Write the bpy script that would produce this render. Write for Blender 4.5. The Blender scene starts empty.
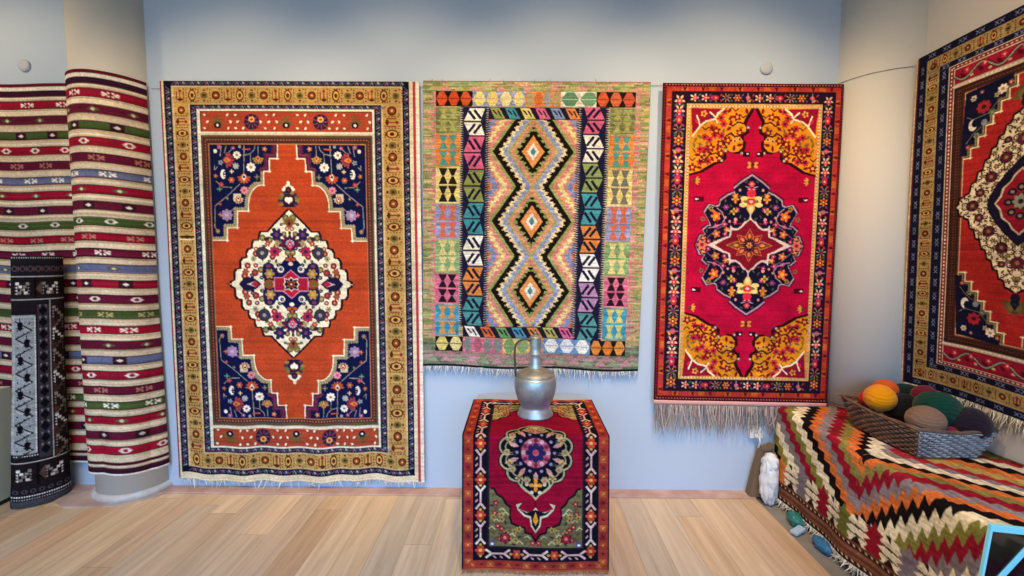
import bpy, bmesh, math, random
import numpy as np
from mathutils import Vector, Matrix

rng = np.random.default_rng(7)
random.seed(7)
C = bpy.context.scene.collection
PI = math.pi

# ------------------------------------------------------------------ camera
F = 440.0
PITCH, YAW, CAMZ = math.radians(3.9), math.radians(1.0), 1.5
cam_d = bpy.data.cameras.new('camera'); cam = bpy.data.objects.new('camera', cam_d); C.objects.link(cam)
cam.location = (0, 0, CAMZ)
RM = Matrix.Rotation(YAW, 3, 'Z') @ Matrix.Rotation(PI/2 - PITCH, 3, 'X')
cam.rotation_euler = RM.to_euler()
cam_d.sensor_width = 36; cam_d.lens = F/1024*36; cam_d.clip_start = 0.02
bpy.context.scene.camera = cam

def ray(x, y):
    return RM @ Vector(((x-512)/F, -(y-288)/F, -1))
def atY(x, y, Y):
    d = ray(x, y); return Vector((0, 0, CAMZ)) + d*(Y/d.y)
def atX(x, y, X):
    d = ray(x, y); return Vector((0, 0, CAMZ)) + d*(X/d.x)
def atZ(x, y, Z):
    d = ray(x, y); return Vector((0, 0, CAMZ)) + d*((Z-CAMZ)/d.z)

WALL = 2.755      # back wall
RIGHT = 2.20     # right wall

# ------------------------------------------------------------------ colour
def s2l(c):
    c = np.asarray(c, float)
    return np.where(c <= 0.04045, c/12.92, ((c+0.055)/1.055)**2.4)
def hx(h):
    h = h.lstrip('#'); return np.array([int(h[i:i+2], 16)/255 for i in (0, 2, 4)])
def lin(h): return tuple(s2l(hx(h))) + (1.0,)

# ------------------------------------------------------------------ materials
def mat(name, col, rough=0.7, metal=0.0, noise=None, bump=None, spec=None, sheen=0):
    m = bpy.data.materials.new(name); m.use_nodes = True
    nt = m.node_tree; b = nt.nodes['Principled BSDF']
    b.inputs['Base Color'].default_value = lin(col)
    b.inputs['Roughness'].default_value = rough; b.inputs['Metallic'].default_value = metal
    if spec is not None: b.inputs['Specular IOR Level'].default_value = spec
    if sheen: b.inputs['Sheen Weight'].default_value = sheen
    if noise or bump:
        tc = nt.nodes.new('ShaderNodeTexCoord')
    if noise:
        sc, c2, scale3 = noise
        mp = nt.nodes.new('ShaderNodeMapping'); mp.inputs['Scale'].default_value = scale3
        nt.links.new(tc.outputs['Object'], mp.inputs['Vector'])
        n = nt.nodes.new('ShaderNodeTexNoise'); n.inputs['Scale'].default_value = sc; n.inputs['Detail'].default_value = 5
        nt.links.new(mp.outputs['Vector'], n.inputs['Vector'])
        r = nt.nodes.new('ShaderNodeValToRGB'); r.color_ramp.elements[0].position = .35; r.color_ramp.elements[1].position = .68
        r.color_ramp.elements[0].color = lin(col); r.color_ramp.elements[1].color = lin(c2)
        nt.links.new(n.outputs['Fac'], r.inputs['Fac']); nt.links.new(r.outputs['Color'], b.inputs['Base Color'])
    if bump:
        sc, st, dist = bump
        n2 = nt.nodes.new('ShaderNodeTexNoise'); n2.inputs['Scale'].default_value = sc; n2.inputs['Detail'].default_value = 4
        nt.links.new(tc.outputs['Object'], n2.inputs['Vector'])
        bp = nt.nodes.new('ShaderNodeBump'); bp.inputs['Strength'].default_value = st; bp.inputs['Distance'].default_value = dist
        nt.links.new(n2.outputs['Fac'], bp.inputs['Height']); nt.links.new(bp.outputs['Normal'], b.inputs['Normal'])
    return m

def wool(name, bumpscale=900):
    m = bpy.data.materials.new(name); m.use_nodes = True
    nt = m.node_tree; b = nt.nodes['Principled BSDF']
    a = nt.nodes.new('ShaderNodeAttribute'); a.attribute_name = 'knots'
    nt.links.new(a.outputs['Color'], b.inputs['Base Color'])
    b.inputs['Roughness'].default_value = 0.95; b.inputs['Specular IOR Level'].default_value = 0.04
    tc = nt.nodes.new('ShaderNodeTexCoord')
    n = nt.nodes.new('ShaderNodeTexNoise'); n.inputs['Scale'].default_value = bumpscale*.25; n.inputs['Detail'].default_value = 2
    nt.links.new(tc.outputs['Object'], n.inputs['Vector'])
    bp = nt.nodes.new('ShaderNodeBump'); bp.inputs['Strength'].default_value = .25; bp.inputs['Distance'].default_value = .002
    nt.links.new(n.outputs['Fac'], bp.inputs['Height']); nt.links.new(bp.outputs['Normal'], b.inputs['Normal'])
    return m
WOOL = wool('knotted_wool')

# ------------------------------------------------------------------ objects
def tag(o, label=None, cat=None, group=None, kind=None):
    if label: o['label'] = label
    if cat: o['category'] = cat
    if group: o['group'] = group
    if kind: o['kind'] = kind
    return o
def empty(name, loc, label, cat, group=None, rz=0):
    o = bpy.data.objects.new(name, None); C.objects.link(o); o.location = loc; o.rotation_euler = (0, 0, rz)
    o.empty_display_size = .1
    return tag(o, label, cat, group)
def link(name, me, m, parent=None, smooth=False):
    o = bpy.data.objects.new(name, me); C.objects.link(o)
    if m: me.materials.append(m)
    if parent:
        o.parent = parent
        o.matrix_parent_inverse = (Matrix.Translation(parent.location) @ parent.rotation_euler.to_matrix().to_4x4()).inverted()
    if smooth: me.polygons.foreach_set('use_smooth', np.ones(len(me.polygons), bool))
    return o
def obj(name, bm, m, parent=None, smooth=False):
    me = bpy.data.meshes.new(name); bm.normal_update(); bm.to_mesh(me); bm.free()
    return link(name, me, m, parent, smooth)
def box(bm, lo, hi, bev=0.0, rot=None):
    lo, hi = Vector(lo), Vector(hi); c = (lo+hi)/2; d = hi-lo
    g = bmesh.ops.create_cube(bm, size=1)
    vs = g['verts']
    for v in vs:
        v.co = Vector((v.co.x*d.x, v.co.y*d.y, v.co.z*d.z))
    if bev:
        es = list({e for v in vs for e in v.link_edges})
        r = bmesh.ops.bevel(bm, geom=es, offset=bev, segments=2, affect='EDGES', profile=.6)
        vs = list({v for f in r['faces'] for v in f.verts} | {v for v in vs if v.is_valid})
    for v in vs:
        if rot is not None: v.co = rot @ v.co
        v.co += c
    return vs
def tube(bm, pts, r, n=8, caps=True):
    pts = [Vector(p) for p in pts]; rings = []
    rs = r if isinstance(r, (list, tuple)) else [r]*len(pts)
    up = None
    for i, p in enumerate(pts):
        t = (pts[min(i+1, len(pts)-1)] - pts[max(i-1, 0)]).normalized()
        if up is None:
            up = t.orthogonal().normalized()
        up = (up - t*up.dot(t)).normalized(); b = t.cross(up)
        rings.append([bm.verts.new(p + (up*math.cos(a)+b*math.sin(a))*rs[i]) for a in [2*PI*k/n for k in range(n)]])
    for a, b in zip(rings, rings[1:]):
        for k in range(n): bm.faces.new((a[k], a[(k+1) % n], b[(k+1) % n], b[k]))
    if caps:
        bm.faces.new(rings[0][::-1]); bm.faces.new(rings[-1])
def lathe(bm, prof, c, n=48, caps=True):
    rings = []
    for r, z in prof:
        rings.append([bm.verts.new((c[0]+r*math.cos(2*PI*k/n), c[1]+r*math.sin(2*PI*k/n), c[2]+z)) for k in range(n)])
    for a, b in zip(rings, rings[1:]):
        for k in range(n): bm.faces.new((a[k], a[(k+1) % n], b[(k+1) % n], b[k]))
    if caps:
        bm.faces.new(rings[0][::-1]); bm.faces.new(rings[-1])
def spline(pts, n):
    P = [np.array(p, float) for p in pts]; P = [2*P[0]-P[1]] + P + [2*P[-1]-P[-2]]
    out = []
    segs = len(P)-3
    for k in range(n+1):
        t = k/n*segs; i = min(int(t), segs-1); t -= i
        a, b, c, d = P[i:i+4]
        out.append(.5*((2*b)+(c-a)*t+(2*a-5*b+4*c-d)*t*t+(3*b-a-3*c+d)*t**3))
    return out

# ------------------------------------------------------------------ knot charts: colour per knot, woven into the cloth meshes below
class Art:
    def __init__(s, w, h, bg, ss=3):
        s.w, s.h, s.ss = w, h, ss
        s.a = np.empty((int(h*ss), int(w*ss), 3)); s.a[:] = hx(bg); s.M = [None]; s.ox = s.oy = 0
        s.clip = None; s.wv = s.wz = None
    def fold(s, c4, H, Y, top, bot):
        """foreshortening of the upright carpet along its length; returns the row half way between two rows"""
        s.wv = np.linspace(-20, H+20, 400); x = (c4[0][0]+c4[1][0])/2; y0, y1 = (c4[0][1]+c4[1][1])/2, (c4[2][1]+c4[3][1])/2
        s.wz = np.array([-atY(x, y0+(y1-y0)*v/H, Y).z for v in s.wv])
        return float(np.interp((np.interp(top, s.wv, s.wz)+np.interp(bot, s.wv, s.wz))/2, s.wz, s.wv))
    def flip(s, v, c):
        if s.wv is None: return 2*c-v
        f = lambda t: np.interp(t, s.wv, s.wz)
        return np.interp(2*f(c)-f(v), s.wz, s.wv)
    def mirror(s, cx=None, cy=None):
        M = [None]
        if cx is not None: M = M + [('x', cx)]
        if cy is not None: M = M + [('y', cy)] + ([('xy', cx, cy)] if cx is not None else [])
        s.M = M
    def _fill(s, p, c):
        p = (p + np.array([s.ox, s.oy]))*s.ss
        H, W, _ = s.a.shape
        x0, y0 = np.floor(p.min(0)).astype(int); x1, y1 = np.ceil(p.max(0)).astype(int)+1
        x0, y0, x1, y1 = max(x0, 0), max(y0, 0), min(x1, W), min(y1, H)
        if x1 <= x0 or y1 <= y0: return
        X = np.arange(x0, x1)+.5; Y = (np.arange(y0, y1)+.5)[:, None]
        ins = np.zeros((y1-y0, x1-x0), bool)
        q = np.roll(p, -1, 0)
        for (ax, ay), (bx, by) in zip(p, q):
            if ay == by: continue
            cr = ((ay > Y) != (by > Y))
            xi = ax + (Y-ay)*(bx-ax)/(by-ay)
            ins ^= cr & (X < xi)
        if s.clip is not None: ins &= s.clip[y0:y1, x0:x1]
        s.a[y0:y1, x0:x1][ins] = c
    def poly(s, pts, c):
        c = hx(c) if isinstance(c, str) else c
        p = np.asarray(pts, float)
        for m in s.M:
            q = p.copy()
            if m:
                if 'x' in m[0]: q[:, 0] = 2*m[1]-q[:, 0]
                if 'y' in m[0]: q[:, 1] = s.flip(q[:, 1], m[-1])
            s._fill(q, c)
    def mask(s, pts):
        b = s.a; t = s.clip; s.clip = None
        s.a = np.zeros_like(b); s.poly(pts, np.ones(3)); m = s.a[..., 0] > .5
        s.a = b; s.clip = t
        return m
    def rect(s, x0, y0, x1, y1, c): s.poly([(x0, y0), (x1, y0), (x1, y1), (x0, y1)], c)
    def ell(s, x, y, rx, ry, c, rot=0, n=14):
        t = np.arange(n)*2*PI/n; px, py = rx*np.cos(t), ry*np.sin(t)
        s.poly(np.c_[x+px*math.cos(rot)-py*math.sin(rot), y+px*math.sin(rot)+py*math.cos(rot)], c)
    def line(s, pts, w, c, closed=False):
        pts = [np.array(p, float) for p in pts]
        if closed: pts = pts+[pts[0]]
        for a, b in zip(pts, pts[1:]):
            d = b-a; L = np.hypot(*d)
            if L < 1e-6: continue
            n = np.array([-d[1], d[0]])/L*w/2; e = d/L*w*.3
            s.poly([a+n-e, b+n+e, b-n+e, a-n-e], c)
    def flower(s, x, y, r, n, cp, cc, ring=None, rot=0.0, pl=.55):
        if ring: s.ell(x, y, r*1.12, r*1.12, ring)
        for k in range(n):
            a = rot+2*PI*k/n
            s.ell(x+r*.6*math.cos(a), y+r*.6*math.sin(a), r*.5, r*pl*.62, cp, a, 8)
        s.ell(x, y, r*.36, r*.36, cc, 0, 8)
    def palmette(s, x, y, r, ang, cols):
        # fan flower opening along ang: outer petals, body, heart, eye
        dx, dy = math.cos(ang), math.sin(ang)
        for k in range(-3, 4):
            a = ang+k*.5
            s.ell(x+r*.75*math.cos(a), y+r*.75*math.sin(a), r*.38, r*.2, cols[0], a, 8)
        s.ell(x+dx*r*.15, y+dy*r*.15, r*.68, r*.6, cols[1], ang, 12)
        s.poly([(x+dx*r*.7, y+dy*r*.7), (x-dy*r*.4, y+dx*r*.4), (x-dx*r*.5, y-dy*r*.5), (x+dy*r*.4, y-dx*r*.4)], cols[2])
        s.ell(x, y, r*.22, r*.22, cols[3], 0, 8)
    def leaf(s, x, y, l, w, a, c):
        d = np.array([math.cos(a), math.sin(a)]); n = np.array([-d[1], d[0]]); p = np.array([x, y])
        s.poly([p-d*l/2, p-d*l*.1+n*w/2, p+d*l*.2+n*w*.45, p+d*l/2, p+d*l*.2-n*w*.45, p-d*l*.1-n*w/2], c)
    def wear(s, rows=.05, px=.06, blot=.0):
        H, W, _ = s.a.shape
        g = rng.normal(0, px, (H//s.ss+1, W//s.ss+1)).repeat(s.ss, 0).repeat(s.ss, 1)[:H, :W]
        r = np.convolve(rng.normal(0, rows, H+40), np.ones(5)/5**.5, 'same')[:H, None]
        L = 1+np.clip(g+r, -.3, .3)
        if blot:
            b = rng.normal(0, 1, (H//30+3, W//30+3))
            yy = np.linspace(0, b.shape[0]-1.01, H); xx = np.linspace(0, b.shape[1]-1.01, W)
            yi, xi = yy.astype(int), xx.astype(int); fy, fx = (yy-yi)[:, None], (xx-xi)[None]
            bb = (b[yi][:, xi]*(1-fy)*(1-fx)+b[yi+1][:, xi]*fy*(1-fx)+b[yi][:, xi+1]*(1-fy)*fx+b[yi+1][:, xi+1]*fy*fx)
            L *= 1+blot*bb
        s.a = np.clip(s.a*L[..., None], 0, 1)
    def knots(s, nu, nv):
        H, W, _ = s.a.shape
        a = s.a
        a = (a+np.roll(a, 1, 0)+np.roll(a, 1, 1)+np.roll(np.roll(a, 1, 0), 1, 1))/4
        yi = np.clip(((np.arange(nv)+.5)/nv*H).astype(int), 0, H-1); xi = np.clip(((np.arange(nu)+.5)/nu*W).astype(int), 0, W-1)
        return s2l(a[yi][:, xi])

def cloth(name, cols, pos, th, parent, backcol='#8a7a66', m=None):
    """cols (nv,nu,3) linear; pos (nv,nu,3) world; closed slab with a coarser back."""
    nv, nu, _ = pos.shape
    du = np.gradient(pos, axis=1); dv = np.gradient(pos, axis=0)
    nrm = np.cross(dv, du); nrm /= np.linalg.norm(nrm, axis=2, keepdims=True)+1e-12   # outward for v down, u right
    back = pos-nrm*th
    V = [pos.reshape(-1, 3)]; idx = np.arange(nu*nv).reshape(nv, nu)
    faces = [np.stack([idx[:-1, :-1], idx[1:, :-1], idx[1:, 1:], idx[:-1, 1:]], -1).reshape(-1, 4)]
    base = nu*nv
    k = 6
    iv = np.unique(np.r_[np.arange(0, nv, k), nv-1]); iu = np.unique(np.r_[np.arange(0, nu, k), nu-1])
    bk = back[iv][:, iu]; nbv, nbu = bk.shape[:2]
    V.append(bk.reshape(-1, 3)); bi = base+np.arange(nbv*nbu).reshape(nbv, nbu); base += nbv*nbu
    faces.append(np.stack([bi[:-1, :-1], bi[:-1, 1:], bi[1:, 1:], bi[1:, :-1]], -1).reshape(-1, 4))
    loop = np.r_[idx[0, :-1], idx[:-1, -1], idx[-1, :0:-1], idx[:0:-1, 0]]
    rimp = back.reshape(-1, 3)[loop]; V.append(rimp); ri = base+np.arange(len(loop))
    faces.append(np.stack([loop, np.roll(loop, -1), np.roll(ri, -1), ri], -1))
    V = np.concatenate(V); Fc = np.concatenate(faces)
    col = np.ones((len(V), 4)); col[:, :3] = s2l(hx(backcol))
    col[:nu*nv, :3] = cols.reshape(-1, 3); col[-len(loop):, :3] = cols.reshape(-1, 3)[loop]*.6
    me = bpy.data.meshes.new(name)
    me.vertices.add(len(V)); me.vertices.foreach_set('co', V.astype(np.float32).ravel())
    me.loops.add(len(Fc)*4); me.loops.foreach_set('vertex_index', Fc.astype(np.int32).ravel())
    me.polygons.add(len(Fc)); me.polygons.foreach_set('loop_start', np.arange(0, len(Fc)*4, 4, dtype=np.int32))
    me.polygons.foreach_set('loop_total', np.full(len(Fc), 4, np.int32))
    at = me.attributes.new('knots', 'FLOAT_COLOR', 'POINT'); at.data.foreach_set('color', col.astype(np.float32).ravel())
    me.update(); me.validate()
    return link(name, me, m or WOOL, parent, True)

def strands(name, roots, dirs, lens, r, cols, parent, sag=.15, seed=1, curl=.012):
    """a row of hanging threads: tapered three-sided strands"""
    g = np.random.default_rng(seed); bm = bmesh.new(); cl = []
    for p, d, L, c in zip(roots, dirs, lens, cols):
        p = np.array(p); d = np.array(d, float); d /= np.linalg.norm(d)
        w = g.normal(0, curl, 3); pts = []
        for t in (0, .35, .7, 1.0):
            pts.append(p+d*L*t+w*t*t*1.0+g.normal(0, curl*.2, 3)*t)
        nb = len(bm.verts)
        tube(bm, pts, [r, r, r*.8, r*.35], 3, False)
        cl += [c]*(len(bm.verts)-nb)
        bm.verts.ensure_lookup_table()
    me = bpy.data.meshes.new(name); bm.to_mesh(me); bm.free()
    col = np.ones((len(me.vertices), 4)); col[:, :3] = s2l(np.array(cl))
    at = me.attributes.new('knots', 'FLOAT_COLOR', 'POINT'); at.data.foreach_set('color', col.astype(np.float32).ravel())
    o = link(name, me, WOOL, parent, True); o['kind'] = 'stuff'
    return o

def quad_pos(c4, nu, nv, umin=0, umax=1, vmin=0, vmax=1):
    TL, TR, BR, BL = [np.array(c, float) for c in c4]
    u = np.linspace(umin, umax, nu)[None, :, None]; v = np.linspace(vmin, vmax, nv)[:, None, None]
    return (TL*(1-u)+TR*u)*(1-v)+(BL*(1-u)+BR*u)*v
def chart_pos(c4, Y, nu, nv, umin, umax, vmin, vmax):
    """places of the chart's rows and columns on the carpet's own upright plane, as measured between its four corners"""
    q = quad_pos([(x, y, 0) for x, y in c4], nu, nv, umin, umax, vmin, vmax)
    R_ = np.array(RM); c = np.stack([(q[..., 0]-512)/F, -(q[..., 1]-288)/F, -np.ones(q.shape[:2])], -1)
    d = c @ R_.T; k = Y/d[..., 1:2]
    return d*k+np.array([0, 0, CAMZ])
def mapper(TL, TR, BR, BL, W, H):
    """reads a place on the rug as (across, down) in knots-chart units from where the photo shows it"""
    def P(x, y):
        t = .5
        for _ in range(6):
            xl = TL[0]+(BL[0]-TL[0])*t; xr = TR[0]+(BR[0]-TR[0])*t
            u = (x-xl)/(xr-xl)
            yt = TL[1]+(TR[1]-TL[1])*u; yb = BL[1]+(BR[1]-BL[1])*u
            t = (y-yt)/(yb-yt)
        return (u*W, t*H)
    return lambda pts: [P(*p) for p in pts]

# ================================================================== the pattern of each carpet
NAVY, GOLD, CREAM, BROWN = '#12142c', '#c9954a', '#efe3c4', '#4a2a24'

def run(A, B, step, phase=0.0):
    A, B = np.array(A, float), np.array(B, float); L = np.hypot(*(B-A)); n = max(1, int(round(L/step)))
    d = (B-A)/L; return [(A+d*L*(k+.5+phase)/n, math.atan2(d[1], d[0]), k) for k in range(n)]

def scroll_band(a, A, B, w, step=7.5, lead='#565870', cols=('#8a3644', '#8d8ea2', '#4b5c4c', '#a8a298')):
    """small vine of curls and buds in a dark guard stripe"""
    for p, an, k in run(A, B, step):
        d = np.array([math.cos(an), math.sin(an)]); n = np.array([-d[1], d[0]]); sg = 1 if k % 2 else -1
        a.line([p-d*step*.5-n*sg*w*.28, p-d*step*.1+n*sg*w*.22, p+d*step*.4+n*sg*w*.1], .9, lead)
        a.ell(*(p+d*step*.1-n*sg*w*.14), 1.5, 1.1, cols[k % len(cols)], an+sg*.7, 8)
        a.line([p+d*step*.25+n*sg*w*.3, p+d*step*.45-n*sg*w*.3], .8, cols[(k*3+1) % len(cols)])

def gold_band(a, A, B, w, step=11.5, dk='#4a2418', md='#8d4426', gr='#6a6237', seed=0):
    """gold border: rosettes, eye medallions, tulip trees in turn, with dotted cross lines"""
    for p, an, k in run(A, B, step):
        d = np.array([math.cos(an), math.sin(an)]); n = np.array([-d[1], d[0]]); q = (k+seed) % 4
        if q == 0:
            a.ell(*p, w*.3, w*.3, dk, 0, 10); a.ell(*p, w*.2, w*.2, md, 0, 8); a.ell(*p, w*.08, w*.08, '#d9b070', 0, 6)
        elif q == 2:
            a.ell(*p, w*.28, w*.42, dk, an, 8); a.ell(*p, w*.2, w*.32, '#d3a159', an, 8); a.ell(*p, w*.12, w*.16, dk, an, 8)
            for s in (-1, 1): a.line([p+n*s*w*.46-d*w*.12, p+n*s*w*.34, p+n*s*w*.46+d*w*.12], 1, dk)
        elif q == 1:
            a.line([p-n*w*.4, p+n*w*.4], 1.5, dk)
            for s in (-.22, 0, .22):
                a.line([p+d*w*s*1.1-n*w*.25, p+d*w*s*1.1+n*w*.3], 1.2, md)
            a.ell(*(p+n*w*.3), w*.2, w*.1, dk, an, 8); a.ell(*(p-n*w*.3), w*.12, w*.1, '#8a2f33', an, 8)
        else:
            a.ell(*p, w*.26, w*.22, gr, 0, 10); a.ell(*p, w*.12, w*.1, dk, 0, 8)
            for s in (-1, 1): a.ell(*(p+n*s*w*.36), w*.1, w*.07, dk, an, 6)
        e = p+d*step*.5
        for s in np.linspace(-.38, .38, 5): a.ell(*(e+n*s*w), .75, .75, dk, 0, 5)
        for s in (-1, 1): a.ell(*(p+n*s*w*.43+d*step*.3), 1.0, .9, md, 0, 5)

def dotted(a, A, B, step, r, c):
    for p, an, k in run(A, B, step): a.ell(*p, r, r*.75, c, an, 6)

def scatter(a, mask, n, fn, seed, mind=4.0, tries=40):
    g = np.random.default_rng(seed); ys, xs = np.nonzero(mask); pts = []
    for _ in range(n*tries):
        k = g.integers(len(xs)); p = np.array([xs[k]/a.ss-a.ox, ys[k]/a.ss-a.oy])
        if all(np.hypot(*(p-q)) > mind for q in pts):
            pts.append(p); fn(p[0], p[1], g)
            if len(pts) >= n: break

def inset(pts, c, k):
    """outline drawn in towards c by k units"""
    out = []
    for p in pts:
        d = np.array(c, float)-np.array(p, float); L = np.hypot(*d)
        out.append(np.array(p)+d/L*min(k, L*.9))
    return out

# ---------------------------------------------------------------- rust medallion carpet
def art_rust():
    W, H = 250, 400
    P = mapper((163.2, 80.5), (410, 81.5), (416, 477), (182.5, 475), W, H)
    a = Art(263, 405, '#d8c8a8'); a.ox = 4
    RUST, RED2 = '#b54526', '#a5432e'
    a.rect(-4, 0, -2.4, 404, '#8d3038')
    a.rect(248.4, 0, 252, 404, '#d8c8a8'); a.rect(252, 0, 254.8, 404, '#a83a44'); a.rect(254.8, 0, 260, 404, '#e8dccb')
    a.rect(0, 0, 248.4, 398, NAVY)
    a.rect(7.2, 5, 241.6, 392.5, '#c4ab84'); a.rect(9.2, 6.6, 240, 391, '#b59154')
    a.rect(24, 23.2, 221.2, 376.8, '#cbb18a'); a.rect(25.5, 24.4, 219.8, 375.6, NAVY)
    a.rect(32, 28.8, 213, 371.2, '#ddd6c2'); a.rect(35.2, 30.8, 210.4, 369.4, '#403028')
    for y0, y1 in ((31.6, 51.6), (351.2, 369)): a.rect(36.4, y0, 209.4, y1, RED2)
    for y0, y1 in ((51.6, 55), (348, 351.4)): a.rect(34, y0, 211.6, y1, '#d6cfb8')
    a.rect(35.6, 55, 210.4, 348.2, '#5a4a36'); a.rect(37, 57.5, 208.8, 345.8, '#4a2f28')
    a.rect(42.4, 63.4, 203.8, 341.8, '#a9704e'); a.rect(43.6, 64.6, 202.6, 340.8, RUST)
    mid = a.fold(((163.2, 80.5), (410, 81.5), (416, 477), (182.5, 475)), H, WALL-.034, 64.6, 340.8)
    # guard stripes and gold border
    for x in (3.6, 245): scroll_band(a, (x, 6), (x, 392), 7)
    for y in (2.6, 395): scroll_band(a, (8, y), (243, y), 4.6)
    for x in (28.8, 216.4): scroll_band(a, (x, 26), (x, 374), 6.4)
    for y in (26.8, 373.2): scroll_band(a, (28, y), (224, y), 4.2)
    for x, w_ in ((16.6, 13.6), (230.6, 16.4)): gold_band(a, (x, 24), (x, 376), w_, 11.7)
    for y, s in ((14.8, 1), (384, 2)): gold_band(a, (10, y), (241, y), 14.6, 12.2, seed=s)
    for q in ('tl',):
        a.line([(9.4, 158), (24, 158)], 1.6, '#2a1512'); a.line([(9.4, 161), (24, 161)], 1.2, '#e0c090')
    for x in (39.8, 206.2): dotted(a, (x, 60), (x, 343), 3.0, .9, '#c06048')
    for y in (59.8, 343.6): dotted(a, (40, y), (206, y), 3.0, .9, '#c8705a')
    # red panels
    for y, up in ((41.6, 1), (360.2, -1)):
        for k in range(5):
            x = 53+k*35.0
            if k % 2 == 0:
                for j in range(9):
                    an = PI*1.0+j*PI/8
                    a.line([(x, y+3*up), (x+7.5*math.cos(an), y+3*up+9*math.sin(an)*up)], 1.1, '#5f5a32')
                a.ell(x, y+3.4*up, 3.6, 3.2, NAVY); a.poly([(x-1.7, y+3.4*up), (x, y+1.7*up), (x+1.7, y+3.4*up), (x, y+5.2*up)], '#e8e2d2')
            else:
                a.ell(x, y, 8, 8.2, '#28203a', 0, 12)
                for j in range(9):
                    an = 2*PI*j/9; a.line([(x+3*math.cos(an), y+3*math.sin(an)), (x+7*math.cos(an), y+7.2*math.sin(an))], .9, '#8d3f5e')
                a.ell(x, y-2.5*up, 3.4, 3, '#e3a25a'); a.ell(x, y-2.5*up, 1.5, 1.3, '#a3342c')
        for k in range(22):
            x = 40+k*7.9
            for j, (dy, an) in enumerate(((-7, .5), (0, -.6), (6.5, .4))):
                xx = x+(2.5 if j == 1 else 0)+rng.normal(0, .6)
                if min(abs((xx-53) % 35.0), 35.0-abs((xx-53) % 35.0)) < 8.3 and abs(dy) < 9: continue
                a.leaf(xx, y+dy, 3.8, 2.3, an+(k % 2)*1.6, '#efe6cd'); a.ell(xx+1.5, y+dy+1.2, .9, .8, '#6d2a20', 0, 6)
    # spandrels, all four corners
    cx, cy = 123.1, mid
    step = [(277.3, 145.2), (277.3, 158.6), (269.4, 158.6), (269.4, 171.4), (263.8, 171.4), (263.8, 185.2), (258.5, 185.5),
            (254.6, 188.2), (251.5, 192), (249.6, 197), (248.7, 204), (248.7, 211), (237.8, 211), (237.8, 227.7), (227.6, 227.7), (227.6, 240.4), (216, 240.4)]
    st = P(step); st[0] = (st[0][0], 64.6); st[-1] = (43.6, st[-1][1])
    a.mirror(cx, cy)
    corner = (43.6, 64.6)
    a.poly(st+[corner], '#9b8d68')
    inn = [(x-(3.2 if i < 12 else 3.4), y-3.2) for i, (x, y) in enumerate(st)]
    inn[0] = (st[0][0]-3.2, 64.6); inn[-1] = (43.6, st[-1][1]-3.2)
    inn_up = [(x-1.6, y-(1.6 if i else 0)) for i, (x, y) in enumerate(st)]; inn_up[-1] = (43.6, st[-1][1]-1.6)
    a.poly(inn+[corner], '#10163f')
    # wine coloured steps beside the field near the end border
    a.poly([st[0], st[1], st[2], st[3], st[4], (st[4][0]-7, st[4][1]), (st[3][0]-5, st[3][1]-6), (st[2][0]-6, st[2][1]-6), (st[1][0]-6, st[1][1]-5), (st[0][0]-6, 64.6)], '#5a1f3c')
    a.line(inn, .8, '#6f3d58')
    for p, q in zip(inn[5:], inn[6:]):
        for r_, an, k in run(p, q, 2.4): a.ell(*r_, .8, .8, '#a8a47e', 0, 6)
    a.line(st, 1.25, CREAM)
    for i in (1, 3, 5, 11, 13, 15): a.poly([(st[i][0]-.4, st[i][1]-1.5), (st[i][0]+2.2, st[i][1]), (st[i][0]-.4, st[i][1]+1.5), (st[i][0]-1.5, st[i][1])], CREAM)
    VN = '#8f8a80'
    for v in ([(244, 145.5), (244, 177)], [(255, 146), (254, 150), (250, 154), (243, 155.5)], [(250.5, 154.5), (250.5, 163)], [(258, 146), (258, 156)],
              [(221, 146), (220, 156)], [(226, 146), (224, 153)], [(234, 147), (228, 153)], [(214.5, 165), (214.5, 170), (217, 167)], [(240, 184), (228, 195.5), (215, 206), (215, 227), (217.5, 231)],
              [(216, 181), (222, 187), (232, 187.5)], [(236, 207), (230, 212)]): a.line(P(v), .9, VN)
    f = lambda x, y, r, n, c, e, ring=None: a.flower(*P([(x, y)])[0], r, n, c, e, ring)
    pm = lambda x, y, r, an, cols: a.palmette(*P([(x, y)])[0], r, an, cols)
    pm(226.5, 160, 7.2, 0, ('#a23e44', '#8f3247', '#d88a4a', '#b8501f'))
    f(220.5, 162.5, 2.6, 5, '#8f9aa0', '#55616b'); f(236.8, 155, 3.9, 8, '#efe7dc', '#8d7760'); f(251, 167.3, 4.6, 8, '#f0e9dd', '#b98943', '#2a2a58')
    f(235.8, 166, 3.3, 7, '#9fa6ac', '#c8b48a'); pm(258, 158.5, 5.2, PI/2, ('#a08a4e', '#b7683f', '#d9a566', '#7d2a33'))
    pm(244, 177, 6.4, PI/2, ('#b25236', '#c4572f', '#efe6d4', '#1b1b32')); f(244.5, 190.4, 4.0, 8, '#d88a98', '#b84260')
    a.rect(*P([(233.5, 193.5)])[0], *P([(241.5, 201)])[0], '#d9cba6'); pm(238.5, 198.5, 5, PI/2, ('#c9b98f', '#b6462f', '#e7dcc0', '#2a2030'))
    f(227, 215, 5.8, 8, '#9d7fa4', '#b9a7ae'); f(220.4, 214.5, 2.3, 4, '#c05a3a', '#d28450'); f(221.5, 184.5, 2.6, 5, '#b53a4a', '#d86a5a')
    f(231.5, 180, 3.2, 6, '#b05a3a', '#d9a070'); f(218, 231, 2.4, 6, '#8d6a4e', '#b89468'); f(264.6, 149, 2.6, 5, '#c06a4a', '#e0b080')
    f(219, 147, 2.6, 5, '#96506e', '#c88aa0'); f(233, 148, 2.2, 5, '#a34a72', '#d9a0b0'); f(239.5, 146.6, 1.6, 5, '#a8b0b8', '#68708a')
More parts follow.
